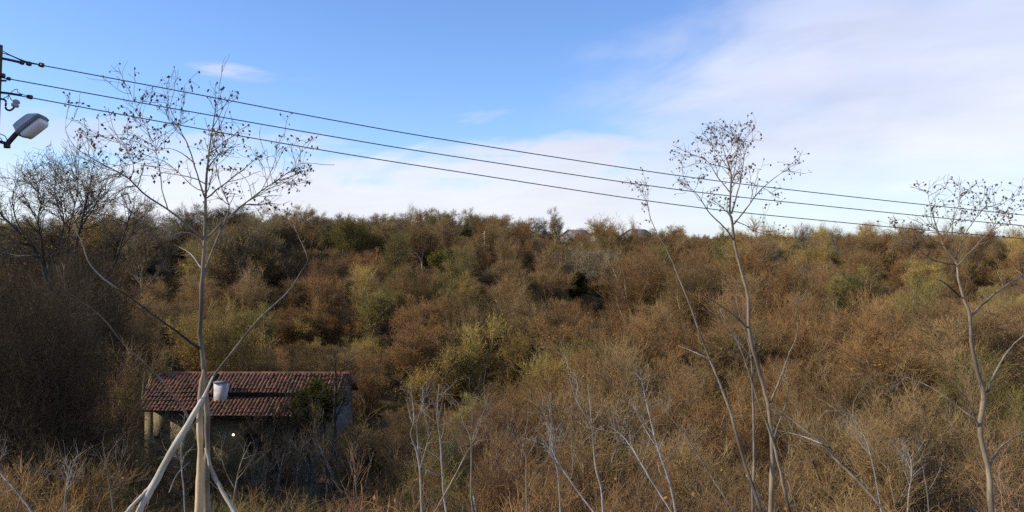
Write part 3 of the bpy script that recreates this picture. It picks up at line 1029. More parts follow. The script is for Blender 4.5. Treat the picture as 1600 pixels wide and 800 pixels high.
for (u, vt, d) in ((250, 652, 39), (330, 660, 39), (425, 655, 40), (485, 648, 40), (520, 622, 40), (290, 640, 40)):
    x = (u - 800) / F * d
    gz = float(ground_z(x, d))
    cand.append(('sparse0', x, d, gz, CZ - (vt - V0) / F * d - gz, random.choice(['brown', 'dark', 'olive']), u, vt))
# a few see-through bare trees between the viewer and the farmhouse
for (u, vt, d) in ((228, 622, 33), (385, 640, 35), (262, 640, 36), (415, 645, 33), (505, 605, 36), (470, 650, 31), (440, 630, 38), (340, 650, 37), (245, 600, 39), (400, 612, 40), (545, 590, 38), (558, 575, 34), (298, 665, 34)):
    x = (u - 800) / F * d
    gz = float(ground_z(x, d))
    cand.append((random.choice(['whip0', 'whip1']), x, d, gz, CZ - (vt - V0) / F * d - gz, random.choice(['brown', 'grey-brown', 'dark', 'russet']), u, vt))
for k in range(150):
    u = random.uniform(-30, 1630) if k % 2 else random.uniform(120, 800)
    if u < 440: vt, d, H_ = random.uniform(303, 330), random.uniform(95, 145), (6.5, 12.5)
    elif u < 830: vt, d, H_ = random.uniform(322, 345), random.uniform(120, 160), (5, 10)
    else: vt, d, H_ = random.uniform(348, 366), random.uniform(165, 240), (4.5, 7.5)
    x = (u - 800) / F * d
    gz = float(ground_z(x, d))
    h = CZ - (vt - V0) / F * d - gz
    if not H_[0] * 0.7 < h < H_[1] * 1.15 or keep_clear(x, d, h):
        continue
    cand.append((random.choice(['tree0', 'tree1', 'tree2', 'broom2', 'shrub1']), x, d, gz, h, random.choice(['grey-brown', 'grey-brown', 'brown', 'olive', 'ochre', 'dark']), u, vt))
inview = [c for c in cand if -40 < c[6] < 1640 and c[7] < 800]
inview.sort(key=lambda c: -c[4] / c[2])
singles = inview[:285]
sset = set(id(c) for c in singles)
ROW = lambda y: ("on near bank" if y < 26 else "in valley bottom" if y < 47 else "at slope foot" if y < 88 else "on upper slope")
COLUMN = ((190, "by the dark left trees"), (330, "around the tall podded trunk"), (580, "near the farmhouse"), (700, "just right of the farmhouse"), (860, "around the yellow trees"),
          (1060, "left of the many-stemmed tree"), (1260, "around the many-stemmed tree"), (1450, "left of the crooked right tree"), (9999, "around the crooked right tree"))
by_label = {}
for c in singles:
    form, x, y, gz, h, cn, u, v = c
    kd = kindof(form)
    look = {'near': "many-stemmed shrub", 'sparse': "see-through shrub", 'bramble': "bramble", 'whip': "whip-thin sapling", 'dslim': "dark-barked tree", 'grove': "slim-stemmed tree", 'shrub': "spreading shrub", 'broom': "twiggy shrub", 'tree': "bare tree"}[kd]
    size = "towering" if h > 10.5 else "lofty" if h > 8.5 else "tall" if h > 3.6 else "low" if h < 2.8 else "mid-sized"
    lab = "%s %s %s %s %s" % (size, cn, look, ROW(y), next(t_ for lim, t_ in COLUMN if u < lim))
    by_label.setdefault(lab, []).append(c)
ORD = ["first", "second", "third", "fourth", "fifth", "sixth", "seventh", "eighth", "ninth", "tenth", "eleventh", "twelfth", "thirteenth", "fourteenth", "fifteenth", "sixteenth", "seventeenth", "eighteenth", "nineteenth", "twentieth"] + ["twenty-" + q for q in ("first", "second", "third", "fourth", "fifth", "sixth", "seventh", "eighth", "ninth")]
for lab, cs in by_label.items():
    cs.sort(key=lambda c: c[6])
    for k, c in enumerate(cs):
        form, x, y, gz, h, cn, u, v = c
        kd = kindof(form)
        suffix = "" if len(cs) == 1 else (", left one" if k == 0 else ", right one") if len(cs) == 2 else ", %s from left" % ORD[min(k, 28)]
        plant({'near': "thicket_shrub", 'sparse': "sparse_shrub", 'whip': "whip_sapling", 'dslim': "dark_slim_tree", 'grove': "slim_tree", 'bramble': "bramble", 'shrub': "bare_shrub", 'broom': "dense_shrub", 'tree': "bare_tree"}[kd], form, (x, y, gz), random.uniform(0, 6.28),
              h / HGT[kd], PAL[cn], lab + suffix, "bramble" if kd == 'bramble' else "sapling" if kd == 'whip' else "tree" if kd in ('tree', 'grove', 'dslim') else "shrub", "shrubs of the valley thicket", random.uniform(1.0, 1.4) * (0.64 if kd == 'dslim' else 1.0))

# the rest of the thicket: one object, plants set out on its points
protos = bpy.data.collections.new("thicket_forms")
pidx = {}
keys = sorted(set(c[0] for c in cand if id(c) not in sset))
for i, form in enumerate(keys):
    a, b = FORMS[form]
    for j, me in enumerate((a, b)):
        o = bpy.data.objects.new("thicket_form_%03d" % (2 * i + j), me)
        protos.objects.link(o)
    pidx[form] = 2 * i
pts, ids, rots, scl, cols = [], [], [], [], []
for c in cand:
    if id(c) in sset:
        continue
    form, x, y, gz, h, cn, u, v = c
    r = random.uniform(0, 6.28)
    s = h / HGT[kindof(form)]
    sx = s * random.uniform(1.0, 1.45)
    for j in (0, 1):
        pts.append((x, y, gz)); ids.append(pidx[form] + j); cols.append(PAL[cn]); rots.append((0, 0, r)); scl.append((sx, sx, s))
me = bpy.data.meshes.new("thicket")
me.from_pydata(pts, [], [])
q = me.attributes.new('form', 'INT', 'POINT'); q.data.foreach_set('value', np.array(ids, dtype=np.int32))
q = me.attributes.new('rot', 'FLOAT_VECTOR', 'POINT'); q.data.foreach_set('vector', np.array(rots, dtype=np.float32).ravel())
q = me.attributes.new('scl', 'FLOAT_VECTOR', 'POINT'); q.data.foreach_set('vector', np.array(scl, dtype=np.float32).ravel())
q = me.attributes.new('tint', 'FLOAT_VECTOR', 'POINT'); q.data.foreach_set('vector', np.array(cols, dtype=np.float32).ravel())
thicket = link("thicket", me)
tag(thicket, "dense mass of bare autumn shrubs covering the far hillside", "thicket", kind='stuff')
ng = bpy.data.node_groups.new("plant_out", 'GeometryNodeTree')
ng.interface.new_socket("Geometry", in_out='INPUT', socket_type='NodeSocketGeometry')
ng.interface.new_socket("Geometry", in_out='OUTPUT', socket_type='NodeSocketGeometry')
gi = ng.nodes.new('NodeGroupInput'); go = ng.nodes.new('NodeGroupOutput')
iop = ng.nodes.new('GeometryNodeInstanceOnPoints')
ci = ng.nodes.new('GeometryNodeCollectionInfo')
ci.inputs['Collection'].default_value = protos
ci.inputs['Separate Children'].default_value = True
ci.inputs['Reset Children'].default_value = True


def named(nm, ty):
    n_ = ng.nodes.new('GeometryNodeInputNamedAttribute')
    n_.data_type = ty
    n_.inputs['Name'].default_value = nm
    return n_.outputs['Attribute']


ng.links.new(gi.outputs[0], iop.inputs['Points'])
ng.links.new(ci.outputs[0], iop.inputs['Instance'])
iop.inputs['Pick Instance'].default_value = True
ng.links.new(named('form', 'INT'), iop.inputs['Instance Index'])
e2r = ng.nodes.new('FunctionNodeEulerToRotation')
ng.links.new(named('rot', 'FLOAT_VECTOR'), e2r.inputs[0])
ng.links.new(e2r.outputs[0], iop.inputs['Rotation'])
ng.links.new(named('scl', 'FLOAT_VECTOR'), iop.inputs['Scale'])
ng.links.new(iop.outputs[0], go.inputs[0])
md = thicket.modifiers.new("plant_out", 'NODES')
md.node_group = ng
print("thicket:", len(cand), "plants,", len(singles), "single,", len(keys), "forms")


# ------------------------------------------------------------------ foreground trees traced limb by limb
def limb3(pts, d0, d1, n=14):
    """pts: (u, v, radius in px); depth runs from d0 to d1 along the limb"""
    a_ = np.asarray(pts, float)
    L = np.concatenate([[0], np.cumsum(np.hypot(np.diff(a_[:, 0]), np.diff(a_[:, 1])))])
    L /= L[-1]
    d = d0 + (d1 - d0) * L
    X = np.array([P(u, v, dd) for (u, v, r), dd in zip(a_, d)])
    R = a_[:, 2] * d / F
    line = smooth_line(np.column_stack([X, R]), n)
    return line[:, :3], np.maximum(line[:, 3], 0.0012)


def traced_tree(name, base_uv, limbs, label, cat, d, seed, rsc, bark_trunk, bark_limb, twigs=120, fine=260, pods=0, pod_zone=None, group=None, tw=0.0032, tlen=(0.25, 0.6), upb=0.25, leafs=0, leaf_col=None, ground=False, crown_v=9999, umin=-9999, lead=None):
    """limbs: list of (kind, pts, depth offset at start, at tip); first one is the trunk"""
    rng = np.random.default_rng(seed)
    b = P(base_uv[0], base_uv[1], d)
    gz = float(ground_z(b[0], b[1]))
    root = empty(name, (b[0], b[1], gz))
    tag(root, label, cat, group)
    rl = np.array([b[0], b[1], gz])
    tails, tailr = [], []
    for k, (kind, pts, a0, a1) in enumerate(limbs):
        n = 34 if kind == 'trunk' else 20
        X, R = limb3(pts, d + a0, d + a1, n)
        R = R * (rsc if kind not in ('peeled', 'pale') else 0.66 if kind == 'peeled' else 0.54)
        if kind == 'trunk' and pts[0][1] >= 795:
            # run on down to the soil
            foot = X[0].copy(); dr = unit(X[0] - X[1])
            foot = X[0] + np.array([dr[0] * 0.3, dr[1] * 0.3, 0])
            foot[2] = float(ground_z(foot[0], foot[1])) - 0.15
            X = np.vstack([foot, (foot + X[0]) / 2 + rng.normal(size=3) * 0.02, X]); R = np.concatenate([[R[0] * 1.25, R[0] * 1.1], R])
        if kind not in ('trunk', 'peeled', 'pale'):
            R = R * np.linspace(1.0, 0.5, len(R))
        # small knots and kinks
        if kind not in ('peeled',):
            kk = rng.normal(size=X.shape) * (R * (0.10 if kind in ('trunk', 'pale') else 0.26))[:, None]
            kk[0] = 0
            X = X + kk
        R = R * (1 + rng.normal(size=len(R)) * 0.07)
        mb = MB()
        mb.tubes((X - rl)[None], R[None], 9 if R.max() > 0.012 else 6, 0.0, True)
        mt = {'trunk': bark_trunk, 'peeled': m_peeled, 'pale': m_bark_cream, 'limb': bark_limb, 'twiggy': bark_limb, 'dark': m_bark_dark, 'bare': m_bark_pale}[kind]
        mb.build({'trunk': "trunk", 'peeled': "broken_trunk", 'pale': "fallen_limb", 'limb': "branch", 'twiggy': "branch", 'dark': "branch", 'bare': "branch"}[kind], mt, root, True)
        if kind in ('limb', 'dark', 'trunk', 'twiggy'):
            Xr = smooth_line(np.column_stack([X, R]), 24)
            # shoots grow only off the upper part
            lo = lead or (12 if kind == 'trunk' else 6)
            m = Xr[lo:]
            vv = V0 - (m[:, 2] - CZ) / m[:, 1] * F
            m = m[vv < crown_v] if kind != 'twiggy' else m[8:]
            if len(m) >= 4:
                m = smooth_line(m, 14)
                tails.append(m[:, :3]); tailr.append(m[:, 3])
    if twigs and tails:
        T = np.array(tails) - rl
        R = np.array(tailr)
        A, RA = spawn(T, R, twigs, rng, (18, 62), tlen, 6, upb * 0.4, 0.17, 0.1, 0.7, tw * 1.7, 0.4, 0.35)
        RA = np.maximum(RA, tw * 0.7)
        uu = 800 + F * (A + rl)[:, -1, 0] / (A + rl)[:, -1, 1]
        A, RA = A[uu > umin], RA[uu > umin]
        B, RB = spawn(A, RA, fine, rng, (20, 70), (tlen[0] * 0.4, tlen[1] * 0.5), 4, upb * 0.3, 0.24, 0.25, 0.8, tw * 0.9, 0.5, 0.4)
        RB = np.maximum(RB, tw * 0.5)
        mb = MB()
        mb.tubes(A, RA, 4); mb.tubes(B, RB, 3)
        mb.build("twigs", bark_limb, root)['kind'] = 'stuff'
        if pods:
            tips = np.concatenate([B[:, -1], B[:, -2], A[:, -1]])
            vv = V0 - ((tips + rl)[:, 2] - CZ) / (tips + rl)[:, 1] * F
            if pod_zone:
                tips = tips[(vv > pod_zone[0]) & (vv < pod_zone[1])]
            # clustered: some tips carry many pods, most carry none
            pick = tips[rng.random(len(tips)) < 0.42]
            if len(pick):
                i = rng.integers(0, len(pick), pods)
                C = pick[i] + rng.normal(size=(pods, 3)) * 0.045 * np.array([1, 1, 0.8])
                mb = MB()
                s = 0.0105 * rng.uniform(0.6, 1.35, pods)
                ax = unit(rng.normal(size=(pods, 3)) * 0.6 + np.array([0, 0, -0.8]))
                pa = unit(np.cross(ax, rng.normal(size=(pods, 3))))
                pb = np.cross(ax, pa)
                ln = (s * 1.7)[:, None]
                sw = s[:, None] * 0.85
                V = np.stack([C - ax * ln * 0.6, C + pa * sw, C + pb * sw, C - pa * sw, C - pb * sw, C + ax * ln], axis=1).reshape(-1, 3)
                f0 = (np.arange(pods) * 6)[:, None]
                tri = np.array([(0, 1, 2), (0, 2, 3), (0, 3, 4), (0, 4, 1), (5, 2, 1), (5, 3, 2), (5, 4, 3), (5, 1, 4)])
                mb.add(V, (f0[:, None, :] + tri[None]).reshape(-1, 3))
                # stalks
                near = pick[i]
                mb.tubes(np.stack([near, C - ax * ln * 0.6], axis=1), np.full((pods, 2), 0.0012), 3)
                o = mb.build("seed_pods", m_pod, root)
                o['kind'] = 'stuff'
        if leafs:
            mb = MB()
            i = rng.integers(0, len(B), leafs)
            f = rng.random((leafs, 1))
            mb.leaves(B[i, 0] * (1 - f) + B[i, -1] * f, 0.055, rng)
            o = mb.build("leaves", m_twig, root); o['tint'] = [float(q) for q in (leaf_col or PAL['ochre'])]; o['kind'] = 'stuff'
    return root


# --- the tall podded tree in front of the farmhouse, with its broken older trunk
A_LIMBS = [
    ('trunk', [(324, 800, 11), (323, 740, 10), (324, 680, 9.5), (322, 620, 9), (317, 560, 8), (313, 525, 7.5), (314, 470, 6.5), (317, 420, 6), (320, 370, 5.5), (321, 320, 4.6), (322, 290, 3.8), (324, 260, 3.2), (329, 221, 2.4), (335, 183, 1.6), (337, 160, 1)], 0, 0),
    ('peeled', [(310, 812, 10), (312, 770, 10.5), (313, 735, 10), (313, 700, 7), (312, 660, 7.5), (314, 620, 8), (316, 595, 6.5), (318, 577, 1.5)], -0.22, -0.16),
    ('pale', [(333, 588, 2.0), (318, 620, 5), (300, 652, 8.5), (262, 716, 9.5), (243, 752, 10.5), (228, 780, 10), (214, 808, 10)], -0.30, -0.55),
    ('pale', [(243, 752, 6), (222, 774, 5), (196, 802, 5.5)], -0.48, -0.6),
    ('pale', [(321, 700, 3), (331, 735, 5.5), (346, 765, 6), (370, 806, 6)], -0.1, -0.3),
    ('limb', [(319, 375, 4.2), (266, 330, 3.6), (228, 305, 3.2), (200, 278, 2.8), (156, 254, 2.2), (120, 232, 1.8), (104, 208, 1.3), (103, 186, 0.8)], 0, -0.5),
    ('limb', [(200, 278, 2.2), (170, 262, 1.8), (130, 248, 1.4), (100, 240, 1)], -0.25, -0.3),
    ('limb', [(204, 281, 1.8), (208, 256, 1.5), (188, 224, 1.2), (156, 212, 0.8)], -0.2, 0.2),
    ('limb', [(262, 327, 2.4), (254, 298, 2), (248, 256, 1.7), (240, 225, 1.4), (220, 182, 1.1), (204, 146, 0.8)], -0.1, 0.3),
    ('limb', [(321, 312, 3.0), (305, 262, 2.6), (294, 228, 2.2), (280, 200, 1.8), (262, 160, 1.3), (252, 130, 0.8)], 0, -0.3),
    ('limb', [(321, 311, 2.8), (345, 292, 2.4), (371, 272, 2.1), (399, 249, 1.7), (417, 235, 1)], 0, 0.4),
    ('limb', [(316, 440, 4), (326, 405, 4), (354, 340, 3.2), (357, 319, 2.8), (345, 290, 2.2), (338, 262, 1.8), (344, 240, 1.2), (350, 215, 0.8)], 0, 0.25),
    ('limb', [(321, 374, 3.4), (345, 350, 3.2), (368, 330, 3), (400, 304, 2.6), (434, 281, 2.2), (455, 266, 1.7), (474, 254, 1)], 0, 0.6),
    ('limb', [(357, 340, 2.2), (385, 316, 2), (408, 298, 1.6), (430, 250, 1.2), (432, 215, 0.8)], 0.2, 0.7),
    ('limb', [(305, 256, 1.8), (285, 240, 1.5), (262, 232, 1.2), (232, 240, 0.8)], -0.1, -0.4),
    ('limb', [(322, 300, 2), (300, 290, 1.6), (270, 262, 1.3), (235, 250, 0.9)], 0, 0.4),
    ('bare', [(318, 388, 2.4), (306, 369, 2.2), (286, 363, 1.8), (264, 370, 1)], 0, -0.3),
    ('bare', [(315, 420, 2.4), (298, 397, 2), (280, 386, 1)], 0, 0.3),
    ('dark', [(312, 545, 4.8), (285, 525, 4.2), (250, 500, 3.8), (210, 470, 3.4), (172, 444, 3), (140, 432, 2)], 0, -0.7),
    ('bare', [(186, 452, 2.4), (172, 444, 2.8), (150, 424, 2.4), (137, 406, 2.2), (127, 376, 2), (119, 362, 1.8), (110, 331, 1.4), (106, 300, 0.8)], -0.6, -0.9),
    ('twiggy', [(312, 690, 4), (288, 641, 3.8), (262, 605, 3.4), (236, 576, 3), (198, 543, 2.6), (160, 496, 2.2), (118, 465, 1.6), (100, 452, 0.9)], -0.1, -0.9),
    ('twiggy', [(326, 600, 4.5), (345, 573, 4.2), (365, 548, 4), (406, 497, 3.4), (450, 456, 3), (470, 425, 2.6), (481, 406, 2.2), (469, 375, 1.8), (458, 350, 1)], 0.1, 1.0),
]
traced_tree("podded_tree", (322, 800), A_LIMBS, "tall bare young tree with dark seed pods and broken tan trunk before the farmhouse", "tree", 6.6, 101, 0.5,
            m_bark_hero, m_bark_hero, 150, 420, 620, (105, 350), "podded trees close to the viewer", 0.0028, (0.14, 0.50), 0.18, crown_v=350, umin=90)

B_LIMBS = [
    ('trunk', [(1204, 800, 8), (1207, 705, 7.5), (1200, 634, 7), (1192, 600, 6.6), (1180, 558, 6.2), (1171, 515, 5.8), (1169, 463, 5.4), (1159, 425, 5), (1148, 383, 4.6), (1144, 345, 4), (1140, 331, 3.6), (1142, 290, 3), (1142, 271, 2.4), (1134, 245, 1.7), (1128, 225, 1)], 0, 0),
    ('limb', [(1147, 350, 2.8), (1165, 328, 2.5), (1187, 298, 2.1), (1217, 273, 1.5), (1229, 266, 0.8)], 0, 0.4),
    ('limb', [(1143, 334, 2.6), (1154, 295, 2.2), (1159, 271, 1.9), (1165, 235, 1.4), (1178, 216, 0.8)], 0, -0.3),
    ('limb', [(1147, 376, 3), (1137, 361, 2.8), (1110, 334, 2.4), (1091, 306, 1.9), (1075, 290, 1)], 0, -0.4),
    ('limb', [(1141, 301, 2.2), (1121, 276, 2), (1104, 251, 1.6), (1071, 237, 0.9)], 0, 0.3),
    ('limb', [(1143, 273, 1.8), (1132, 254, 1.5), (1118, 235, 1.2), (1107, 219, 0.8)], 0, 0.2),
    ('limb', [(1148, 345, 1.8), (1165, 352, 1.6), (1180, 360, 1.4), (1190, 335, 1)], 0, 0.3),
    ('limb', [(1142, 285, 1.6), (1150, 255, 1.4), (1152, 220, 1.1), (1146, 205, 0.8)], 0, 0.3),
    ('limb', [(1190, 800, 6.5), (1176, 760, 6), (1157, 705, 5.6), (1138, 634, 5.2), (1109, 562, 4.4), (1085, 496, 3.8), (1076, 472, 3.6), (1061, 435, 3), (1042, 390, 2.5), (1020, 352, 2), (1009, 311, 1.5), (997, 290, 0.8)], -0.2, 0.6),
    ('twiggy', [(1176, 810, 5.5), (1178, 705, 5), (1176, 610, 4.4), (1171, 543, 3.6), (1150, 470, 2)], 0.15, 0.3),
    ('twiggy', [(1236, 806, 5.5), (1222, 750, 5), (1209, 695, 4.6), (1185, 629, 4), (1168, 575, 3.4), (1152, 534, 2.6), (1126, 486, 1.2)], -0.15, 0.2),
    ('twiggy', [(1204, 629, 4), (1220, 590, 3.5), (1233, 553, 3), (1247, 515, 2.4), (1245, 467, 1.6), (1256, 430, 0.8)], 0, -0.5),
    ('limb', [(1169, 512, 3.4), (1140, 487, 3), (1095, 458, 2.4), (1072, 440, 1.2)], 0, -0.6),
    ('bare', [(1109, 562, 2), (1085, 550, 1.8), (1060, 540, 1)], 0.1, 0.3),
    ('twiggy', [(1206, 690, 3), (1225, 640, 2.6), (1232, 600, 2), (1226, 560, 1.2)], 0.1, 0.6),
]
traced_tree("podded_tree", (1204, 800), B_LIMBS, "tall many-stemmed bare tree with dark seed pods right of the centre, against cloud", "tree", 8.2, 102, 0.47,
            m_bark_tan, m_bark_hero, 120, 340, 480, (190, 365), "podded trees close to the viewer", 0.0030, (0.14, 0.42), 0.2, crown_v=370)

D_LIMBS = [
    ('trunk', [(1549, 800, 8.5), (1544, 732, 8), (1531, 672, 7.5), (1537, 617, 6.8), (1527, 579, 6), (1518, 536, 5.5), (1516, 494, 5), (1506, 467, 4), (1497, 434, 3.4), (1494, 409, 3), (1476, 387, 2.3), (1468, 366, 1.8), (1456, 352, 1)], 0, 0),
    ('twiggy', [(1517, 494, 3.8), (1545, 467, 3.4), (1578, 442, 3), (1605, 426, 2.6), (1640, 404, 1.4)], 0, 0.5),
    ('limb', [(1494, 417, 2.4), (1520, 390, 2.1), (1537, 371, 1.8), (1550, 357, 1.5), (1562, 330, 0.9)], 0, -0.3),
    ('limb', [(1493, 405, 2.2), (1509, 365, 1.8), (1526, 338, 1.5), (1533, 315, 0.9)], 0, 0.3),
    ('limb', [(1490, 398, 2), (1488, 350, 1.6), (1498, 320, 1.2), (1503, 302, 0.8)], 0, 0.2),
    ('dark', [(1501, 464, 2.6), (1476, 442, 2.2), (1460, 435, 1.2)], 0, -0.3),
    ('dark', [(1494, 414, 2.4), (1457, 406, 2), (1429, 384, 1.6), (1402, 373, 0.9)], 0, 0.3),
    ('limb', [(1476, 387, 1.8), (1462, 350, 1.5), (1452, 315, 1.1), (1450, 300, 0.8)], 0, 0.3),
    ('twiggy', [(1543, 612, 4), (1552, 587, 3.6), (1578, 545, 3.2), (1602, 522, 2.8), (1645, 485, 1.5)], 0, -0.4),
    ('bare', [(1530, 668, 3), (1514, 630, 2.6), (1497, 602, 1.4)], 0, -0.3),
    ('twiggy', [(1546, 728, 4), (1565, 698, 3.4), (1602, 674, 2.8), (1640, 655, 1.5)], 0, 0.3),
    ('twiggy', [(1532, 660, 2.8), (1510, 645, 2.6), (1467, 613, 2.3), (1425, 592, 2), (1382, 585, 1.6), (1340, 574, 0.9)], 0, 0.6),
    ('limb', [(1527, 338, 1.3), (1545, 322, 1.1), (1580, 335, 0.8)], 0.2, 0.4),
]
traced_tree("podded_tree", (1549, 800), D_LIMBS, "bare podded tree with crooked pale trunk at the right edge under the wires", "tree", 8.0, 103, 0.52,
            m_bark_tan, m_bark_hero, 95, 280, 280, (285, 372), "podded trees close to the viewer", 0.0032, (0.14, 0.42), 0.2, crown_v=400)

# --- saplings and leaning stems along the bottom of the view: (depth, label, limbs)
SAP = [
    (9.5, "white-barked kinked sapling leftmost of the pale stems below the yellow trees",
     [('trunk', [(659, 800, 4.2), (656, 735, 4), (650, 702, 3.8), (642, 678, 3.4), (647, 655, 2.6), (642, 602, 1)], 0, 0), ('limb', [(654, 710, 2.6), (652, 660, 2.2), (662, 630, 1)], 0, 0.2), ('limb', [(655, 735, 2), (668, 690, 1.6), (672, 650, 0.9)], 0, -0.2)]),
    (9.8, "straight forked pale sapling right of the kinked white one",
     [('trunk', [(697, 800, 3.8), (693, 767, 3.6), (688, 690, 3.2), (683, 650, 2.4), (686, 600, 1)], 0, 0), ('limb', [(688, 690, 2.4), (694, 668, 2), (695, 630, 1)], 0, 0.2), ('limb', [(691, 742, 2.2), (668, 735, 1.8), (645, 720, 0.9)], 0, -0.2)]),
    (9.2, "tan stem leaning right across the twin-stemmed sapling",
     [('trunk', [(676, 806, 3.4), (707, 751, 3.2), (730, 706, 2.8), (743, 683, 2), (752, 655, 1)], 0, 0.3)]),
    (10.2, "twin-stemmed olive sapling forking into a fan below the yellow trees",
     [('trunk', [(739, 800, 3.8), (736, 767, 3.6), (736, 690, 3.2), (724, 660, 2.4), (716, 630, 1)], 0, 0), ('limb', [(736, 692, 2.6), (748, 660, 2), (765, 625, 1)], 0, 0.3), ('limb', [(736, 690, 2), (738, 640, 1.6), (733, 600, 0.9)], 0, -0.2)]),
    (10.5, "thin greyish sapling with a wide fork between the fan and the bent stem",
     [('trunk', [(824, 800, 3), (822, 750, 2.8), (822, 715, 2.4), (812, 690, 1.6), (800, 662, 0.9)], 0, 0), ('limb', [(822, 716, 2), (836, 690, 1.5), (846, 650, 0.9)], 0, 0.2), ('limb', [(823, 780, 2), (840, 745, 1.6), (856, 715, 0.9)], 0, 0)]),
    (9.6, "bent pale stem curving up to the left beside the white forked sapling",
     [('trunk', [(876, 804, 3.4), (871, 735, 3), (860, 702, 2.4), (862, 670, 1.6), (858, 640, 0.9)], 0, 0)]),
    (9.4, "long tan stem leaning left from the foot of the white forked sapling",
     [('trunk', [(930, 804, 3.4), (896, 758, 3), (870, 719, 2.4), (858, 690, 1.2)], 0, 0.3)]),
    (9.0, "white-barked sapling with an open fork at mid-height, centre bottom",
     [('trunk', [(942, 800, 4.2), (940, 767, 4), (930, 725, 3.6), (925, 667, 3), (912, 645, 2.2), (899, 621, 1.8), (890, 590, 1.2), (886, 560, 0.8)], 0, 0), ('limb', [(925, 664, 2.2), (921, 625, 1.6), (918, 600, 0.9)], 0, 0.2), ('limb', [(925, 662, 1.8), (936, 645, 1.4), (942, 620, 0.8)], 0, -0.2), ('dark', [(940, 770, 3), (951, 735, 2.4), (964, 700, 1.6), (970, 660, 0.9)], 0, -0.2)]),
    (8.8, "slender white sapling leaning left at the foot of the many-stemmed tree",
     [('trunk', [(1056, 800, 4.6), (1045, 750, 4.2), (1028, 700, 3.8), (1014, 645, 3), (1006, 610, 2), (1000, 578, 1)], 0, 0), ('limb', [(1027, 700, 2.6), (1008, 670, 2), (990, 636, 1)], 0, 0.2), ('limb', [(1030, 704, 2.2), (1042, 668, 1.6), (1040, 620, 0.9)], 0, -0.3), ('limb', [(1044, 748, 2), (1030, 735, 1.6), (1026, 690, 0.9)], 0, 0.2)]),
    (8.6, "long tan stem leaning left across the slender white sapling",
     [('trunk', [(1053, 806, 3.6), (1016, 748, 3.2), (977, 686, 2.6), (938, 657, 1.4)], 0, 0.4), ('limb', [(1000, 722, 2), (985, 690, 1.6), (984, 655, 0.9)], 0.1, 0.3)]),
    (8.9, "leaning tan stem just left of the many-stemmed tree",
     [('trunk', [(1150, 804, 3.6), (1120, 758, 3.2), (1087, 706, 2.8), (1065, 673, 2.4), (1022, 621, 1.2)], 0, 0.3)]),
    (8.0, "thick tan trunk slanting down to the right from the many-stemmed tree",
     [('trunk', [(1388, 806, 5.5), (1341, 752, 5), (1310, 722, 4.8), (1280, 690, 4.4), (1245, 662, 3.8), (1219, 642, 2)], -0.3, 0.1), ('bare', [(1285, 694, 2.6), (1255, 682, 2.2), (1215, 672, 1)], -0.1, 0.3)]),
    (9.6, "arching pale twig bending over in the right-hand thicket",
     [('trunk', [(1378, 806, 2.6), (1372, 770, 2.5), (1360, 710, 2.4), (1345, 670, 2.2), (1322, 645, 1.8), (1290, 642, 1)], 0, 0)]),
    (8.2, "forked white dead branch in the bottom left corner",
     [('trunk', [(54, 806, 3.6), (24, 766, 3.2), (4, 744, 2.6), (-6, 722, 1.4)], 0, 0.2), ('bare', [(22, 764, 2), (10, 768, 1.6), (2, 766, 0.9)], 0, 0)]),
    (9.0, "thin upright white stick right of the forked dead branch",
     [('trunk', [(100, 806, 2.4), (102, 775, 2.2), (106, 745, 1.8), (111, 718, 1)], 0, 0)]),
    (9.4, "pale branching sapling in front of the car",
     [('trunk', [(289, 806, 2.6), (287, 765, 2.4), (284, 735, 2.2), (283, 705, 1.8), (282, 680, 1)], 0, 0), ('bare', [(264, 770, 1.8), (276, 742, 1.6), (296, 722, 0.9)], 0, 0.2)]),
    (9.8, "spreading grey-twigged sapling before the farmhouse door",
     [('trunk', [(362, 806, 3.4), (366, 775, 3.2), (372, 740, 2.8), (380, 715, 2), (392, 690, 1)], 0, 0), ('limb', [(368, 765, 2.4), (352, 735, 2), (344, 705, 1)], 0, 0.2), ('limb', [(370, 750, 2), (386, 730, 1.6), (402, 700, 0.9)], 0, -0.2), ('limb', [(366, 778, 2.2), (345, 765, 1.8), (330, 745, 0.9)], 0, 0)]),
    (10.0, "thin bare sapling below the left eaves of the farmhouse",
     [('trunk', [(178, 806, 2.6), (172, 760, 2.4), (165, 720, 2), (160, 690, 1)], 0, 0), ('limb', [(173, 765, 1.8), (186, 735, 1.4), (192, 700, 0.8)], 0, 0)]),
    (11.0, "grey sapling with wide forks at the right bottom corner",
     [('trunk', [(1452, 806, 2.8), (1448, 765, 2.6), (1440, 720, 2.2), (1432, 690, 1.2)], 0, 0), ('limb', [(1449, 770, 2), (1468, 735, 1.6), (1476, 700, 0.9)], 0, 0)]),
    (10.5, "pale thin sapling between the arching twig and the crooked tree",
     [('trunk', [(1418, 806, 2.4), (1420, 770, 2.2), (1425, 735, 1.8), (1418, 700, 1)], 0, 0)]),
]
for i, (d, lab, limbs) in enumerate(SAP):
    pal = any(w in lab for w in ("white", "pale"))
    bk = m_bark_pale if pal else m_bark_tan if "tan" in lab else m_bark_hero
    traced_tree("sapling", (limbs[0][1][0][0], 800), limbs, lab, "sapling", d, 200 + i, 0.40, bk, bk, 15, 60, 0, None, "saplings along the near bank", 0.0017, (0.12, 0.70), 0.2, lead=8)

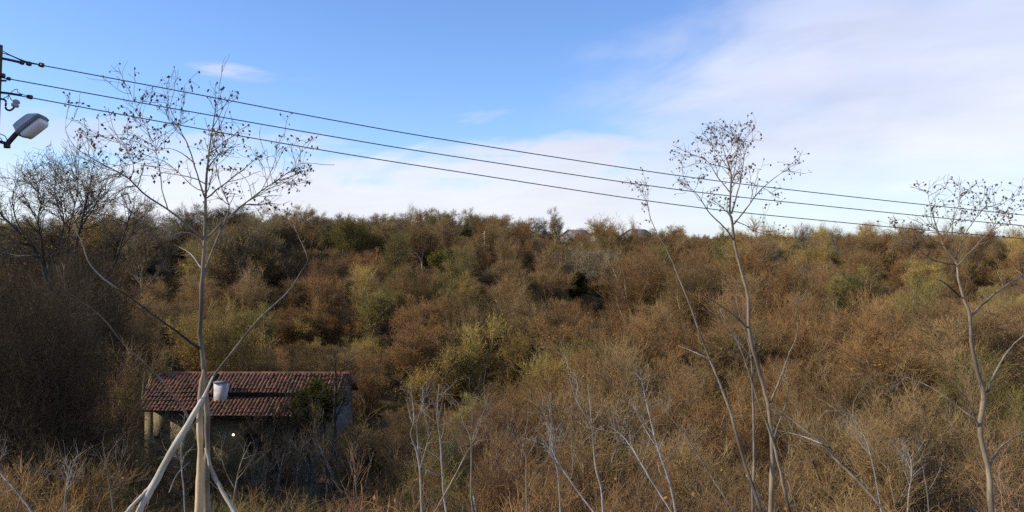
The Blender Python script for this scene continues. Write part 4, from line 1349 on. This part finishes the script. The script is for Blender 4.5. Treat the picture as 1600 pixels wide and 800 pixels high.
# --- two thin dark trees standing right before the farmhouse
YARD = [
    (40.0, "slim dark twin-stemmed tree before the right half of the farmhouse",
     [('trunk', [(497, 800, 4.0), (488, 740, 3.6), (482, 715, 3.2), (470, 685, 2.6), (462, 660, 2.0), (455, 630, 1.0)], 0, 0), ('dark', [(482, 715, 2.6), (487, 685, 2.2), (490, 655, 1.6), (496, 620, 0.9)], 0, 0.3)], 26),
    (40.5, "straight dark tree trunk at the farmhouse's right corner",
     [('trunk', [(520, 800, 3.6), (522, 740, 3.4), (523, 690, 3.1), (523, 640, 2.6), (525, 600, 1.8), (522, 560, 1.0)], 0, 0), ('dark', [(523, 660, 2), (535, 630, 1.6), (548, 600, 0.9)], 0, 0.3)], 30),
    (41.0, "small bushy bare tree before the pale farmhouse wall",
     [('trunk', [(420, 770, 2.4), (421, 735, 2.2), (424, 700, 1.9), (432, 665, 1.4), (440, 630, 0.9)], 0, 0), ('dark', [(421, 715, 1.6), (408, 690, 1.3), (395, 660, 0.8)], 0, 0.4), ('dark', [(424, 700, 1.5), (440, 680, 1.2), (455, 655, 0.8)], 0, -0.4)], 40),
]
for i, (d, lab, limbs, tw_n) in enumerate(YARD):
    traced_tree("yard_tree", (limbs[0][1][0][0], 800), limbs, lab, "tree", d, 300 + i, 0.8, m_bark_dark, m_bark_dark, tw_n, 240, 0, None, "thin trees before the farmhouse", 0.011, (0.8, 2.0), 0.25, leafs=160, leaf_col=PAL['olive'])

# --- tall dark trees at the left
LEFT = [
    (24.0, "big dark leaning tree with forked trunk at the left edge",
     [('trunk', [(150, 800, 17), (146, 745, 16), (138, 650, 14), (128, 585, 12.5), (108, 525, 11), (88, 482, 9.5), (74, 441, 8.5), (66, 410, 7.5), (52, 388, 6), (28, 362, 4.5), (4, 338, 3), (-12, 315, 1.6)], 0, 0),
      ('dark', [(73, 440, 6), (78, 408, 5.4), (92, 383, 4.6), (100, 350, 3.6), (96, 315, 2.6), (104, 285, 1.4)], 0, 1.0),
      ('dark', [(68, 415, 5), (66, 380, 4), (60, 345, 3), (64, 310, 2.2), (52, 285, 1.2)], 0, -1.2),
      ('dark', [(40, 374, 3.6), (24, 340, 2.8), (20, 305, 2), (28, 278, 1)], 0, 1.0),
      ('dark', [(90, 485, 5), (50, 480, 4), (10, 474, 3), (-30, 470, 2)], 0, -0.8),
      ('dark', [(60, 398, 3.5), (30, 400, 3), (0, 394, 2.4), (-30, 390, 1.6)], 0, 1.5),
      ('dark', [(128, 585, 5), (100, 580, 4), (60, 570, 3), (30, 540, 2)], 0, 1.2)]),
    (27.0, "slender dark tree with fan-shaped twiggy top beside the leaning left tree",
     [('trunk', [(150, 800, 9), (142, 690, 8.5), (126, 575, 8), (118, 520, 7.2), (120, 435, 6.4), (118, 394, 5.6), (128, 345, 4.4), (136, 310, 3), (144, 275, 1.6)], 0, 0),
      ('dark', [(118, 400, 4), (124, 360, 3.4), (150, 320, 2.6), (160, 285, 1.4)], 0, 1.2),
      ('dark', [(120, 430, 3.6), (106, 385, 3), (112, 340, 2.4), (122, 300, 1.8), (118, 268, 1)], 0, -1.0),
      ('dark', [(130, 340, 2.6), (146, 322, 2.2), (168, 300, 1.6), (180, 275, 0.9)], 0, 0.8),
      ('dark', [(120, 375, 2.6), (98, 345, 2), (86, 305, 1.6), (88, 275, 0.9)], 0, 0.8)]),
    (29.0, "thin dark curved tree between the slender left tree and the podded trunk",
     [('trunk', [(150, 720, 5), (154, 560, 5), (160, 490, 4.8), (170, 465, 4.4), (172, 432, 4), (182, 405, 3.4), (190, 378, 2.6), (202, 340, 1.8), (210, 320, 1)], 0, 0),
      ('dark', [(172, 440, 2.6), (164, 400, 2.2), (166, 365, 1.6), (158, 335, 0.9)], 0, 0.8),
      ('dark', [(186, 390, 2), (204, 370, 1.6), (226, 350, 0.9)], 0, -0.6)]),
]
for i, (d, lab, limbs) in enumerate(LEFT):
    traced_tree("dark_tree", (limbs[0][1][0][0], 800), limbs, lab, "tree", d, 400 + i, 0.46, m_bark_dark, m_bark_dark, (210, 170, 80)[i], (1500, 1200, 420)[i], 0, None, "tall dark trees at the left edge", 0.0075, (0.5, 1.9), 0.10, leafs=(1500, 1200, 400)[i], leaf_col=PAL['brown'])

# ------------------------------------------------------------------ power line, pole and street lamp
m_wire = plain("weathered_wire", (0.02, 0.02, 0.022), (0.04, 0.04, 0.042), 30.0, 0.6, 0.3, 0.3)
m_pole = plain("pole_timber", (0.05, 0.042, 0.036), (0.10, 0.085, 0.07), 9.0, 0.85)
m_insul = plain("brown_porcelain", (0.035, 0.02, 0.022), (0.06, 0.032, 0.034), 12.0, 0.35, 0.5)
m_hood = plain("grey_lamp_paint", (0.30, 0.33, 0.38), (0.38, 0.41, 0.46), 6.0, 0.5, 0.4)
m_rimlamp = plain("lamp_rim", (0.10, 0.10, 0.11), (0.16, 0.16, 0.17), 8.0, 0.5, 0.4)
m_bowl, N, out = material("frosted_lamp_bowl")
bb = principled(N, out, rgb(0.62, 0.66, 0.70), 0.25, 0.5)
bb.inputs['Transmission Weight'].default_value = 0.0

DL, DR = 11.0, 15.5                       # depth of the line at the left and right edge of the view
pl0 = np.array([(0 - 800) / F * DL, DL]); pl1 = np.array([(1600 - 800) / F * DR, DR])


def on_line(u, v, off=0.0):
    """point of the vertical plane of the power line seen at u, v"""
    k = (u - 800) / F
    a_, b_ = pl0, pl1 - pl0
    # a + s b has x = k y
    s = (k * a_[1] - a_[0]) / (b_[0] - k * b_[1])
    p = a_ + s * b_
    return P(u, v, p[1] + off)


WIRES = [
    ("topmost of the three dark power lines crossing the sky", [(-10, 90), (28, 97), (65, 102), (300, 146), (500, 184), (700, 219), (1050, 273), (1300, 304), (1600, 336), (1760, 350)]),
    ("middle of the three dark power lines crossing the sky", [(-10, 119), (12, 123), (250, 166), (500, 210), (700, 243), (1050, 295), (1300, 323), (1600, 353), (1760, 366)]),
    ("lowest of the three dark power lines crossing the sky", [(-10, 144), (50, 153), (250, 190), (500, 234), (700, 266), (1050, 319), (1300, 346), (1600, 373), (1760, 384)]),
]
for lab, pts in WIRES:
    X = np.array([on_line(u, v) for u, v in pts])
    X = smooth_line(X, 60)
    w = empty("power_line", X[0])
    mb = MB(); mb.tubes((X - X[0])[None], np.full((1, 60), 0.0078), 6)
    COL.objects.unlink(w); bpy.data.objects.remove(w)
    o = mb.build("power_line", m_wire, None, True); o.location = X[0]
    tag(o, lab, "wire", "power lines strung from the utility pole")

pb = on_line(-3, 300)
pgz = float(ground_z(pb[0], pb[1]))
pole = empty("utility_pole", (pb[0], pb[1], pgz))
tag(pole, "dark timber utility pole at the left edge carrying the three wires", "pole")
rl = np.array(pole.location)


def part_tube(name, mat, pts, r, parent, rl, s=8, sm=True):
    X = np.array(pts, float)
    X = smooth_line(X, max(8, 5 * len(X)))
    mb = MB(); mb.tubes((X - rl)[None], np.full((1, len(X)), r), s, 0.0, True)
    return mb.build(name, mat, parent, sm)


top = on_line(-6, 70); mid = on_line(-15, 250)
dirp = (mid - top) / (top[2] - mid[2])
foot = top + dirp * (top[2] - pgz + 0.3)
mb = MB(); mb.tubes(np.array([[foot - rl, mid - rl, top - rl]]), np.array([[0.13, 0.095, 0.08]]), 14, 0.0, True); mb.build("shaft", m_pole, pole, True)


def insul(u, v, r, off=0.0, h=1.0):
    c = on_line(u, v, off) - rl
    mb = MB()
    k = r / F * 11
    mb.tubes(np.array([[c + np.array([q * k * 0.95, 0, -q * k * 0.18]) for q in (-1.1, -0.9, -0.3, -0.28, 0.28, 0.3, 0.9, 1.1)]]), np.array([[0.35, 0.8, 0.95, 0.5, 0.5, 1.0, 0.85, 0.3]]) * k * h, 10, 0.0, True)
    mb.build("insulator", m_insul, pole, True)


for (u, v, r, h) in ((34, 98, 3.2, 1.1), (45, 99.5, 3.6, 1.1), (64.5, 101.5, 4.0, 1.0), (4, 118, 3.6, 1.1), (13.5, 123, 2.8, 1.1), (46.5, 151.5, 4.2, 0.9)):
    insul(u, v, r, -0.01, h)
part_tube("bracket", m_metal_dark, [on_line(-8, 89), on_line(12, 93), on_line(30, 97)], 0.018, pole, rl)
part_tube("bracket", m_metal_dark, [on_line(-8, 126), on_line(2, 126), on_line(10, 126)], 0.014, pole, rl)
part_tube("bracket", m_metal_dark, [on_line(-8, 143), on_line(15, 146), on_line(34, 149)], 0.015, pole, rl)
part_tube("bracket", m_metal_dark, [on_line(-8, 154), on_line(2, 154.5), on_line(9, 158), on_line(9, 169), on_line(15, 172.5), on_line(21, 169), on_line(22, 164)], 0.014, pole, rl)
part_tube("jumper_cable", m_wire, [on_line(-4, 74), on_line(12, 84), on_line(38, 95), on_line(63, 101)], 0.006, pole, rl)
part_tube("jumper_cable", m_wire, [on_line(-4, 81), on_line(14, 86), on_line(32, 94), on_line(44, 98)], 0.006, pole, rl)
part_tube("jumper_cable", m_wire, [on_line(3, 155, -.03), on_line(12, 150, -.03), on_line(20, 142, -.03), on_line(27, 139.5, -.03), on_line(29, 145, -.03), on_line(46, 151, -.03)], 0.005, pole, rl)
part_tube("jumper_cable", m_wire, [on_line(12, 155, .03), on_line(14, 149, .03), on_line(17, 155, .03), on_line(22, 159, .03)], 0.005, pole, rl)
c = on_line(24.5, 162) - rl
mb = MB()
ax_ = np.array([0.25, 0.1, 0.96])
prof_ = [(-0.052, 0.02), (-0.045, 0.045), (-0.01, 0.052), (-0.005, 0.038), (0.012, 0.038), (0.018, 0.052), (0.045, 0.04), (0.058, 0.015)]
mb.tubes(np.array([[c + ax_ * q for q, r in prof_]]), np.array([[r for q, r in prof_]]), 14, 0.0, True)
mb.build("insulator", plain("grey_porcelain", (0.25, 0.24, 0.27), (0.34, 0.32, 0.35), 8.0, 0.4, 0.5), pole, True)

# street lamp: hood, rim, glass bowl, arm
lamp = empty("street_lamp", on_line(11, 228))
tag(lamp, "grey street lamp head on a short tilted arm by the pole", "street lamp")
rl = np.array(lamp.location)
px = 11.05 / F
Lx = unit(np.array([0.76, 0.10, 0.65]))          # long axis, up to the right
Nx = np.array([0.65, -0.02, -0.76]); Nx = unit(Nx - Lx * Nx.dot(Lx))   # the way the glass faces
Wx = np.cross(Nx, Lx)
oc = on_line(50, 196.5) - rl                      # middle of the rim


def ringpts(hl_, hw_, n, cpt, pw=7.0):
    out = []
    for i in range(n):
        a_ = 2 * math.pi * i / n
        cx, sx = math.cos(a_), math.sin(a_)
        out.append(cpt + Lx * hl_ * math.copysign(abs(cx) ** (2 / pw), cx) + Wx * hw_ * math.copysign(abs(sx) ** (2 / pw), sx))
    return out


def loft(rings, mb):
    n = len(rings[0])
    V = [p for r in rings for p in r]
    fs = [tuple(range(n - 1, -1, -1)), tuple((len(rings) - 1) * n + i for i in range(n))]
    for k in range(len(rings) - 1):
        for i in range(n):
            fs.append((k * n + i, k * n + (i + 1) % n, (k + 1) * n + (i + 1) % n, (k + 1) * n + i))
    mb.add(V, fs)


hl_, hw_ = 23 * px, 15 * px
mb = MB(); loft([ringpts(hl_ * 0.42, hw_ * 0.5, 28, oc - Nx * 17 * px - Lx * 6 * px), ringpts(hl_ * 0.66, hw_ * 0.75, 28, oc - Nx * 14.5 * px - Lx * 5 * px), ringpts(hl_ * 0.94, hw_ * 0.95, 28, oc - Nx * 5 * px), ringpts(hl_ * 0.97, hw_ * 0.98, 28, oc - Nx * 2.2 * px)], mb)
mb.build("hood", m_hood, lamp)
mb = MB(); loft([ringpts(hl_, hw_ * 1.03, 28, oc - Nx * 2.1 * px), ringpts(hl_ * 1.02, hw_ * 1.05, 28, oc + Nx * 3.4 * px)], mb)
mb.build("rim", m_rimlamp, lamp)
mb = MB(); loft([ringpts(hl_ * 0.88, hw_ * 0.93, 28, oc + Nx * 3.5 * px), ringpts(hl_ * 0.86, hw_ * 0.9, 28, oc + Nx * 8 * px), ringpts(hl_ * 0.76, hw_ * 0.75, 28, oc + Nx * 11.5 * px), ringpts(hl_ * 0.5, hw_ * 0.45, 28, oc + Nx * 13.2 * px)], mb)
mb.build("glass_bowl", m_bowl, lamp, False)
part_tube("arm", m_metal_dark, [on_line(10.5, 226), on_line(20, 215), on_line(33, 201)], 4.0 * px, lamp, rl, 12)
part_tube("arm_bracket", m_metal_dark, [on_line(-8, 221), on_line(2, 222), on_line(11, 225)], 2.6 * px, lamp, rl, 10)
mb = MB(); mb.obox(on_line(11, 228) - rl, (1, 0, 0), (0, 1, 0), (0, 0, 1), (3.4 * px, 3.4 * px, 3.6 * px)); mb.build("clamp", m_metal_dark, lamp)
part_tube("cable", m_wire, [on_line(-6, 206), on_line(2, 210), on_line(8, 213), on_line(11, 219)], 0.006, lamp, rl)
part_tube("cable", m_wire, [on_line(-6, 213), on_line(1, 216), on_line(4, 222)], 0.006, lamp, rl)

# ------------------------------------------------------------------ small things on the far slope
def far_post(u, v0, v1, d, label, mat, r):
    x, y, _ = P(u, 0, d)
    gz = float(ground_z(x, y))
    zt = CZ - (v0 - V0) / F * d
    mb = MB(); mb.tubes(np.array([[[0, 0, -0.3], [0, 0, (zt - gz) * 0.5], [0, 0, zt - gz]]]), np.array([[r * 1.2, r * 1.1, r]]), 8, 0.0, True)
    e = empty("distant_pole", (x, y, gz)); tag(e, label, "pole")
    mb.build("shaft", mat, e, True)
    mb = MB(); mb.box((-0.3, -0.04, zt - gz - 0.40), (0.3, 0.04, zt - gz - 0.34)); mb.build("crossarm", mat, e)


m_post = plain("weathered_pole", (0.40, 0.38, 0.34), (0.52, 0.50, 0.46), 4.0, 0.85)
far_post(757, 361, 402, 112.0, "thin pale pole standing among shrubs on the central hillside", m_post, 0.05)
far_post(1306, 374, 394, 165.0, "thin pale pole standing on the right-hand slope", m_post, 0.08)

# houses half hidden on the skyline
m_farwall = plain("far_wall", (0.36, 0.35, 0.33), (0.46, 0.45, 0.43), 0.8, 0.9)
m_farroof = plain("far_roof", (0.14, 0.12, 0.12), (0.22, 0.19, 0.18), 0.8, 0.9)


def far_house(u, v_eave, d, w, h, label, rise=1.6, roofmat=None):
    x, y, z = P(u, v_eave, d)
    e = empty("distant_house", (x, y, z - h)); e.rotation_euler = (0, 0, math.radians(55 + 20 * math.sin(u))); tag(e, label, "house", "houses on the skyline")
    mb = MB(); mb.box((-w / 2, 0, -3), (w / 2, 6, h)); 
    mb.add([(-w / 2, 0, h), (w / 2, 0, h), (w / 2, 6, h), (-w / 2, 6, h), (-w / 2, 3, h + rise - .05), (w / 2, 3, h + rise - .05)], [(0, 4, 3), (1, 2, 5)])
    mb.build("wall", m_farwall, e)
    mb = MB()
    slab(mb, -w / 2 - .3, w / 2 + .3, 3, h + rise, -.5, h - .2, .1); slab(mb, -w / 2 - .3, w / 2 + .3, 3.004, h + rise, 6.5, h - .2, .1)
    mb.build("roof", roofmat or m_farroof, e)
    for q in (-0.25, 0.22):
        mb = MB(); mb.box((w * q - .45, -.02, h - 1.7), (w * q + .45, .05, h - .6)); mb.build("window", m_glass_dark, e)


far_house(958, 372, 172, 4.5, 3.0, "small white house half hidden on the skyline, between bare trees", 1.3)
far_house(915, 370, 186, 5.0, 3.0, "grey-roofed house on the skyline, left of the small white one", 1.7)
far_house(1010, 367, 190, 4.5, 3.0, "white-walled house on the skyline behind the many-stemmed tree", 1.4)

# sandy scars on the right-hand slope: lumpy bare banks
m_sand = plain("bare_sand", (0.38, 0.27, 0.13), (0.52, 0.40, 0.22), 0.7, 0.95, 0.1, 0, 0.6, 0.2)


def sand_bank(u, v, d, w, h, label, seed):
    x, y, z = P(u, v, d)
    rng = np.random.default_rng(seed)
    mb = MB()
    nx, ny = 16, 8
    V = []
    for j in range(ny):
        for i in range(nx):
            fx, fy = i / (nx - 1) * 2 - 1, j / (ny - 1)
            prof = (1 - abs(fx) ** 2.5) * (math.sin(fy * math.pi / 2))
            V.append((fx * w / 2, fy * 3.0 - 1.5 + rng.normal() * 0.15, prof * h * (0.85 + 0.3 * rng.random()) - 0.3))
    idx = np.arange(nx * ny).reshape(ny, nx)
    f = np.stack([idx[:-1, :-1], idx[:-1, 1:], idx[1:, 1:], idx[1:, :-1]], axis=-1).reshape(-1, 4)
    mb.add(V, f)
    # rear face and skirt
    o = mb.build("sand_bank", m_sand, None, False)
    o.location = (x, y, z - h * 0.6)
    tag(o, label, "sand bank", "sandy scars on the right-hand slope")


sand_bank(1291, 402, 128, 2.6, 2.6, "small sandy scar lowest on the right-hand slope", 1)
sand_bank(1333, 391, 138, 4.2, 1.8, "orange sandy scar in the middle of the right-hand slope", 2)
sand_bank(1366, 379, 150, 3.2, 1.0, "thin pale sandy ledge highest on the right-hand slope", 3)
